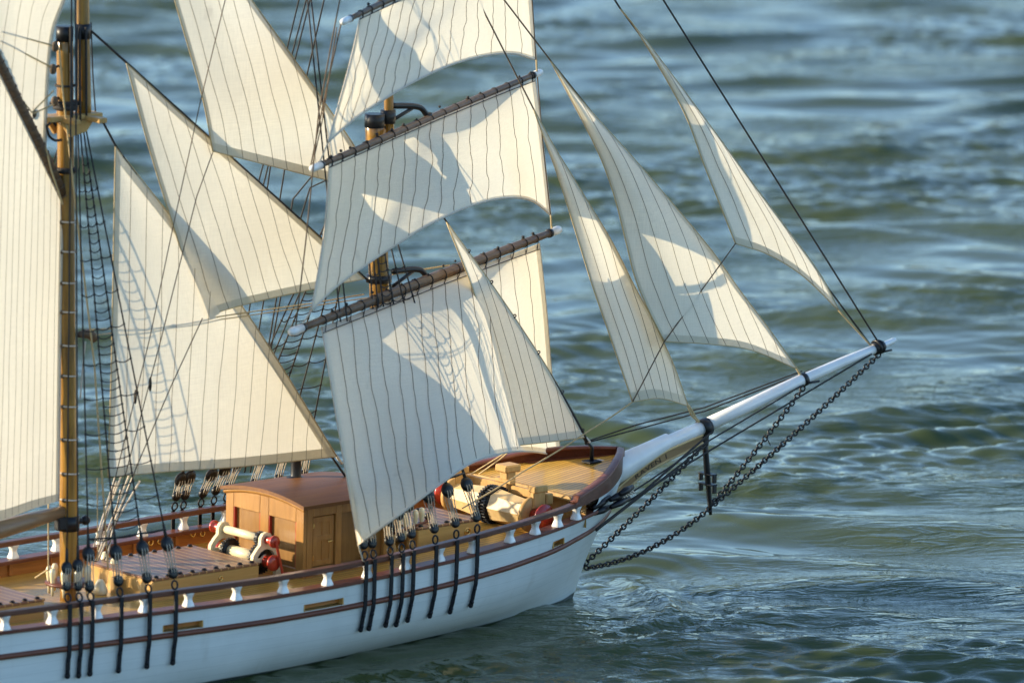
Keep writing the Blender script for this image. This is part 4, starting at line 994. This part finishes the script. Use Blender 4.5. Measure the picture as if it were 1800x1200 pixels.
mb = MB(); mb.box((wx + 1.9, 0, 12.35), (.55, 12.0, .9), None, .1); mb.box((wx + 1.9, 0, (wd + 14.7) / 2), (1.3, 1.3, 14.7 - wd), None, .14); mb.box((wx + 1.9, .0, 14.55), (2.2, 1.9, .8), None, .16); mb.box((wx + 1.55, 0, 13.2), (.8, 2.6, .45), None, .1)
mb.build('pawl_bitt', M['pine'], wl)
# stay stand on the foredeck
fs = PY(1040, 805); mb = MB(); mb.box((fs[0], 0, zF(fs[0]) + .28), (1.7, 1.5, .22), None, .06); mb.tube([A(fs[0], 0, zF(fs[0]) + .2), A(fs[0], 0, fs[2] + 1.2), PY(1033, 778)], [.24, .2, .15], 8); mb.torus(PY(1032, 776), (0, 1, 0), .3, .09, 12, 6)
mb.build('stay_stand', M['black'], fdeck)
# bulwark knees inside the port side
for x in np.arange(-88, -28, 5.6):
    mb = MB(); s = 1; mb.bar(A(x, s * (width(x, zDeck(x)) - .65), zDeck(x) + .1), A(x, s * (width(x, zBoard(x)) - .65), zBoard(x) - .02), .45, .4, (1, 0, 0)); mb.build('bulwark_knee', M['amber'], hull)
for px, py in ((265, 953), (281, 951), (339, 938), (356, 937)): mb = MB(); mb.torus(PY(px, py, 14.0), (0, 1, 0), .3, .1, 12, 6); mb.build('fairlead_ring', M['brass'], hull)

# ------------------------------------------------------------------ water
rs = np.random.RandomState(5)
def axis_pts(lo, hi, step, far, grow=1.12):
    a = list(np.arange(lo, hi, step)); d = step; x = a[-1]
    while x < far: d *= grow; x += d; a.append(x)
    d = step; x = a[0]; b = []
    while x > lo - far * .2 and len(b) < 60: d *= grow; x -= d; b.append(x)
    return np.array(b[::-1] + a)
# along = distance from the camera's foot along its heading; across = to the right of it
al = [560.]; 
while al[-1] < 1500: al.append(al[-1] + .55 * (al[-1] / 640.) ** 1.5)
while al[-1] < 30000: al.append(al[-1] + (al[-1] - al[-2]) * 1.09)
pre = [559.]
while pre[0] > -3000: pre.insert(0, pre[0] - (al[1] - al[0]) * 1.12 ** (len(pre)))
al = np.array(pre + al)
ac = np.arange(0, 190, .62); a2 = [ac[-1]]; d_ = .62
while a2[-1] < 20000: d_ *= 1.09; a2.append(a2[-1] + d_)
ac = np.r_[-np.array(a2[1:])[::-1], -ac[:0:-1], ac, np.array(a2[1:])]
AA, BB = np.meshgrid(al, ac, indexing='ij')
foot = CAMW[:2]
WX = foot[0] + AA * _fh[0] + BB * _r[0]; WY = foot[1] + AA * _fh[1] + BB * _r[1]
def fld(n_, l0, l1, spread, seed, power, head=0.):
    r_ = np.random.RandomState(seed); out = []
    for _ in range(n_):
        lam = exp(r_.uniform(math.log(l0), math.log(l1))); th = r_.normal(head, spread)
        out.append((lam, th, r_.uniform(0, 2 * pi), lam ** power * (.6 + .8 * r_.rand())))
    return out
def wsum(ws, X, Y):
    h = np.zeros_like(X)
    for lam, th, ph, am in ws:
        k = 2 * pi / lam; kx, ky = k * cos(th), k * sin(th)
        p_ = kx * X + ky * Y + ph
        h += am * np.sin(p_)
    return h
# wave frame: X' = along the view (waves run roughly across it)
wa, wb = AA, BB
warp = 6 * np.sin(wb / 23. + wa / 61.) + 4 * np.sin(wb / 11. - wa / 37. + 1.)
big = fld(22, 14, 40, .28, 3, 1.0, .14); mid = fld(48, 6, 15, .42, 4, 1.0, .1); sml = fld(70, 2.4, 6.5, .5, 6, 1.0, 0.)
hb_ = wsum(big, wa + warp, wb); hm_ = wsum(mid, wa + warp * .5, wb); hs_ = wsum(sml, wa + .6 * np.sin(wb / 4.), wb)
hb_ *= .50 / hb_[200:900, 200:500].std(); hm_ *= .12 / hm_.std(); hs_ *= .10 / hs_.std()
hb_ = hb_ + .34 * (hb_ ** 2 - .25)                # sharper crests, flatter troughs
patch = np.clip(.5 + 1.1 * wsum(fld(9, 45, 130, .8, 8, 0.), wa * .55, wb * .55) / 2.4, 0.04, 1.25)
patch = np.clip(patch + .75 * np.clip((700 - AA) / 60., 0, 1), 0, 1.35)
H = hb_ + hm_ * (.5 + .7 * patch) + hs_ * (.05 + .95 * patch ** 1.6)
# bow wave: a diverging crest and calmer water along the side, written in ship coordinates
ridge = np.array([(9, 2.), (4.5, -8), (-1, -16.5), (-9, -20.3), (-20, -21.3), (-36, -21), (-60, -20.5), (-80, -21)])
seg = np.array([polyat(ridge, i / 120) for i in range(121)])
near = (WX > -95) & (WX < 40) & (WY > -45) & (WY < 25)
px_, py_ = WX[near], WY[near]; dm = np.full(px_.shape, 1e9); tt = np.zeros(px_.shape); sg = np.zeros(px_.shape)
for i in range(121):
    d2 = (px_ - seg[i, 0]) ** 2 + (py_ - seg[i, 1]) ** 2; m_ = d2 < dm; dm[m_] = d2[m_]; tt[m_] = i / 120.
    sg[m_] = np.sign((py_ - seg[i, 1]) + .25 * (px_ - seg[i, 0]) * 0)[m_]
dd = np.sqrt(dm)
hull_half = np.interp(px_, [-95, -62, -49, -32, -18, -8, -4, 0], [11.3, 11.6, 10.6, 8.4, 6.5, 4.2, 2.8, .3])
side_d = np.clip(-py_ - hull_half, 0, None)
calm = np.clip(1 - np.where((py_ < 3) & (px_ < 4) & (py_ > -21), 1., 0.) * .6 * np.exp(-(dd * 0)), .3, 1)
amp = np.exp(-tt * 2.0) * .95 * np.clip(.15 + tt * 7, 0, 1)
bw = amp * np.exp(-(dd / 2.4) ** 2) - .45 * amp * np.exp(-((dd - 5) / 3.) ** 2) * (py_ > -22)
rip = .17 * np.sin(dd * 2 * pi / 2.6 + tt * 9) * np.exp(-dd / 9) * np.exp(-tt * 1.2) + .07 * np.sin(dd * 2 * pi / 1.7) * np.exp(-dd / 5)
Hn = H[near] * lerp(1., calm, 1.) * .8 + bw + rip
Hn = Hn - .45 * np.exp(-((px_ - 0) ** 2 + (py_ - 0) ** 2) / 60.)
H[near] = Hn
fade = 1 / (1 + (np.clip(AA - 1700, 0, None) / 1500.) ** 2 + (np.clip(np.abs(BB) - 300, 0, None) / 300.) ** 2) * np.clip((AA + 400) / 900., 0, 1)
H *= fade
ni, nj = AA.shape
co = np.empty((ni * nj, 3), np.float32); co[:, 0] = WX.ravel() * U; co[:, 1] = WY.ravel() * U; co[:, 2] = H.ravel() * U
me = bpy.data.meshes.new('water'); me.vertices.add(ni * nj); me.vertices.foreach_set('co', co.ravel())
i, j = np.meshgrid(np.arange(ni - 1), np.arange(nj - 1), indexing='ij'); a = (i * nj + j).ravel()
q = np.stack([a, a + nj, a + nj + 1, a + 1], 1)
# face orientation: along x across must point up
e1 = co[q[0, 1]] - co[q[0, 0]]; e2 = co[q[0, 3]] - co[q[0, 0]]
if np.cross(e1, e2)[2] < 0: q = q[:, ::-1]
nf = len(q); me.loops.add(nf * 4); me.loops.foreach_set('vertex_index', q.ravel().astype(np.int32)); me.polygons.add(nf)
me.polygons.foreach_set('loop_start', np.arange(0, nf * 4, 4, dtype=np.int32)); me.polygons.foreach_set('use_smooth', np.ones(nf, bool))
me.update(calc_edges=True); me.validate()
mt, t, p, o_ = nodes('lake_water')
c = coords(t, (100, 100, 100))
mp = N(t, 'ShaderNodeMapping'); mp.inputs['Rotation'].default_value = (0, 0, YAW); t.links.new(c, mp.inputs[0])   # ripples lie across the wind
sc = N(t, 'ShaderNodeMapping'); sc.inputs['Scale'].default_value = (.16, .45, 1); t.links.new(mp.outputs[0], sc.inputs[0])
n1 = N(t, 'ShaderNodeTexNoise', i_Scale=.9, i_Detail=4., i_Roughness=.55, i_Distortion=.6); t.links.new(sc.outputs[0], n1.inputs['Vector'])
n2 = N(t, 'ShaderNodeTexNoise', i_Scale=.018, i_Detail=2.); t.links.new(c, n2.inputs['Vector'])
hgt = math_n(t, 'MULTIPLY', n1.outputs[0], ramp(t, n2.outputs[0], .42, .60))
b = bump(t, p, hgt, .8, .011)
n3 = N(t, 'ShaderNodeTexNoise', i_Scale=.03, i_Detail=3.); t.links.new(c, n3.inputs['Vector'])
t.links.new(mixc(t, ramp(t, n3.outputs[0], .3, .7), (.046, .062, .020), (.064, .080, .027)), p.inputs['Base Color'])
p.inputs['Roughness'].default_value = .015; p.inputs['IOR'].default_value = 1.333
me.materials.append(mt)
wo = bpy.data.objects.new('water', me); C.objects.link(wo); wo['kind'] = 'structure'; wo['label'] = 'rippled olive green and blue lake water'

# ------------------------------------------------------------------ the far bank, out of frame above, that the water mirrors
bank = bpy.data.meshes.new('far_bank'); V_, F_ = [], []
nb = 260
for i in range(nb + 1):
    th = radians(-75 + 150 * i / nb); base = 62 + 5 * sin(th * 5) + 2.5 * sin(th * 13 + 1)
    top = 4.0 + 1.8 * nz(i * .06, 3.) + 1.8 * nz(i * .25, 7.) + 1.3 * nz(i * .9, 9.)
    dx, dy = sin(th), cos(th)
    for r_, z_ in ((base, -.3), (base + .8, .35), (base + 2, max(.7, top * .45)), (base + 4.5, max(1.0, top)), (base + 11, max(1.0, top) * 1.15), (base + 40, 2.5)):
        p_ = CAMW[:2] * U + r_ * (dy * _fh[:2] + dx * _r[:2]); V_.append((p_[0], p_[1], z_ + .25 * nz(i * .7, r_)))
for i in range(nb):
    for j in range(5): F_.append((i * 6 + j, (i + 1) * 6 + j, (i + 1) * 6 + j + 1, i * 6 + j + 1))
bank.from_pydata(V_, [], F_); bank.polygons.foreach_set('use_smooth', [True] * len(F_))
mt, t, p, o_ = nodes('reed_bank'); c = coords(t, (1, 1, 1)); nn = N(t, 'ShaderNodeTexNoise', i_Scale=.35, i_Detail=6., i_Roughness=.7); t.links.new(c, nn.inputs['Vector'])
sp = N(t, 'ShaderNodeSeparateXYZ'); t.links.new(c, sp.inputs[0])
lvl = math_n(t, 'ADD', sp.outputs[2], math_n(t, 'MULTIPLY', nn.outputs[0], -2.4))
t.links.new(mixc(t, ramp(t, lvl, .5, 1.6), mixc(t, ramp(t, nn.outputs[0], .4, .6), (.26, .16, .06), (.60, .38, .15)), mixc(t, ramp(t, nn.outputs[0], .4, .62), (.035, .036, .018), (.13, .105, .05))), p.inputs['Base Color']); p.inputs['Roughness'].default_value = .9
bank.materials.append(mt); bo = bpy.data.objects.new('far_bank', bank); C.objects.link(bo); bo['kind'] = 'structure'; bo['label'] = 'wooded far bank with a tan reed edge beyond the water'
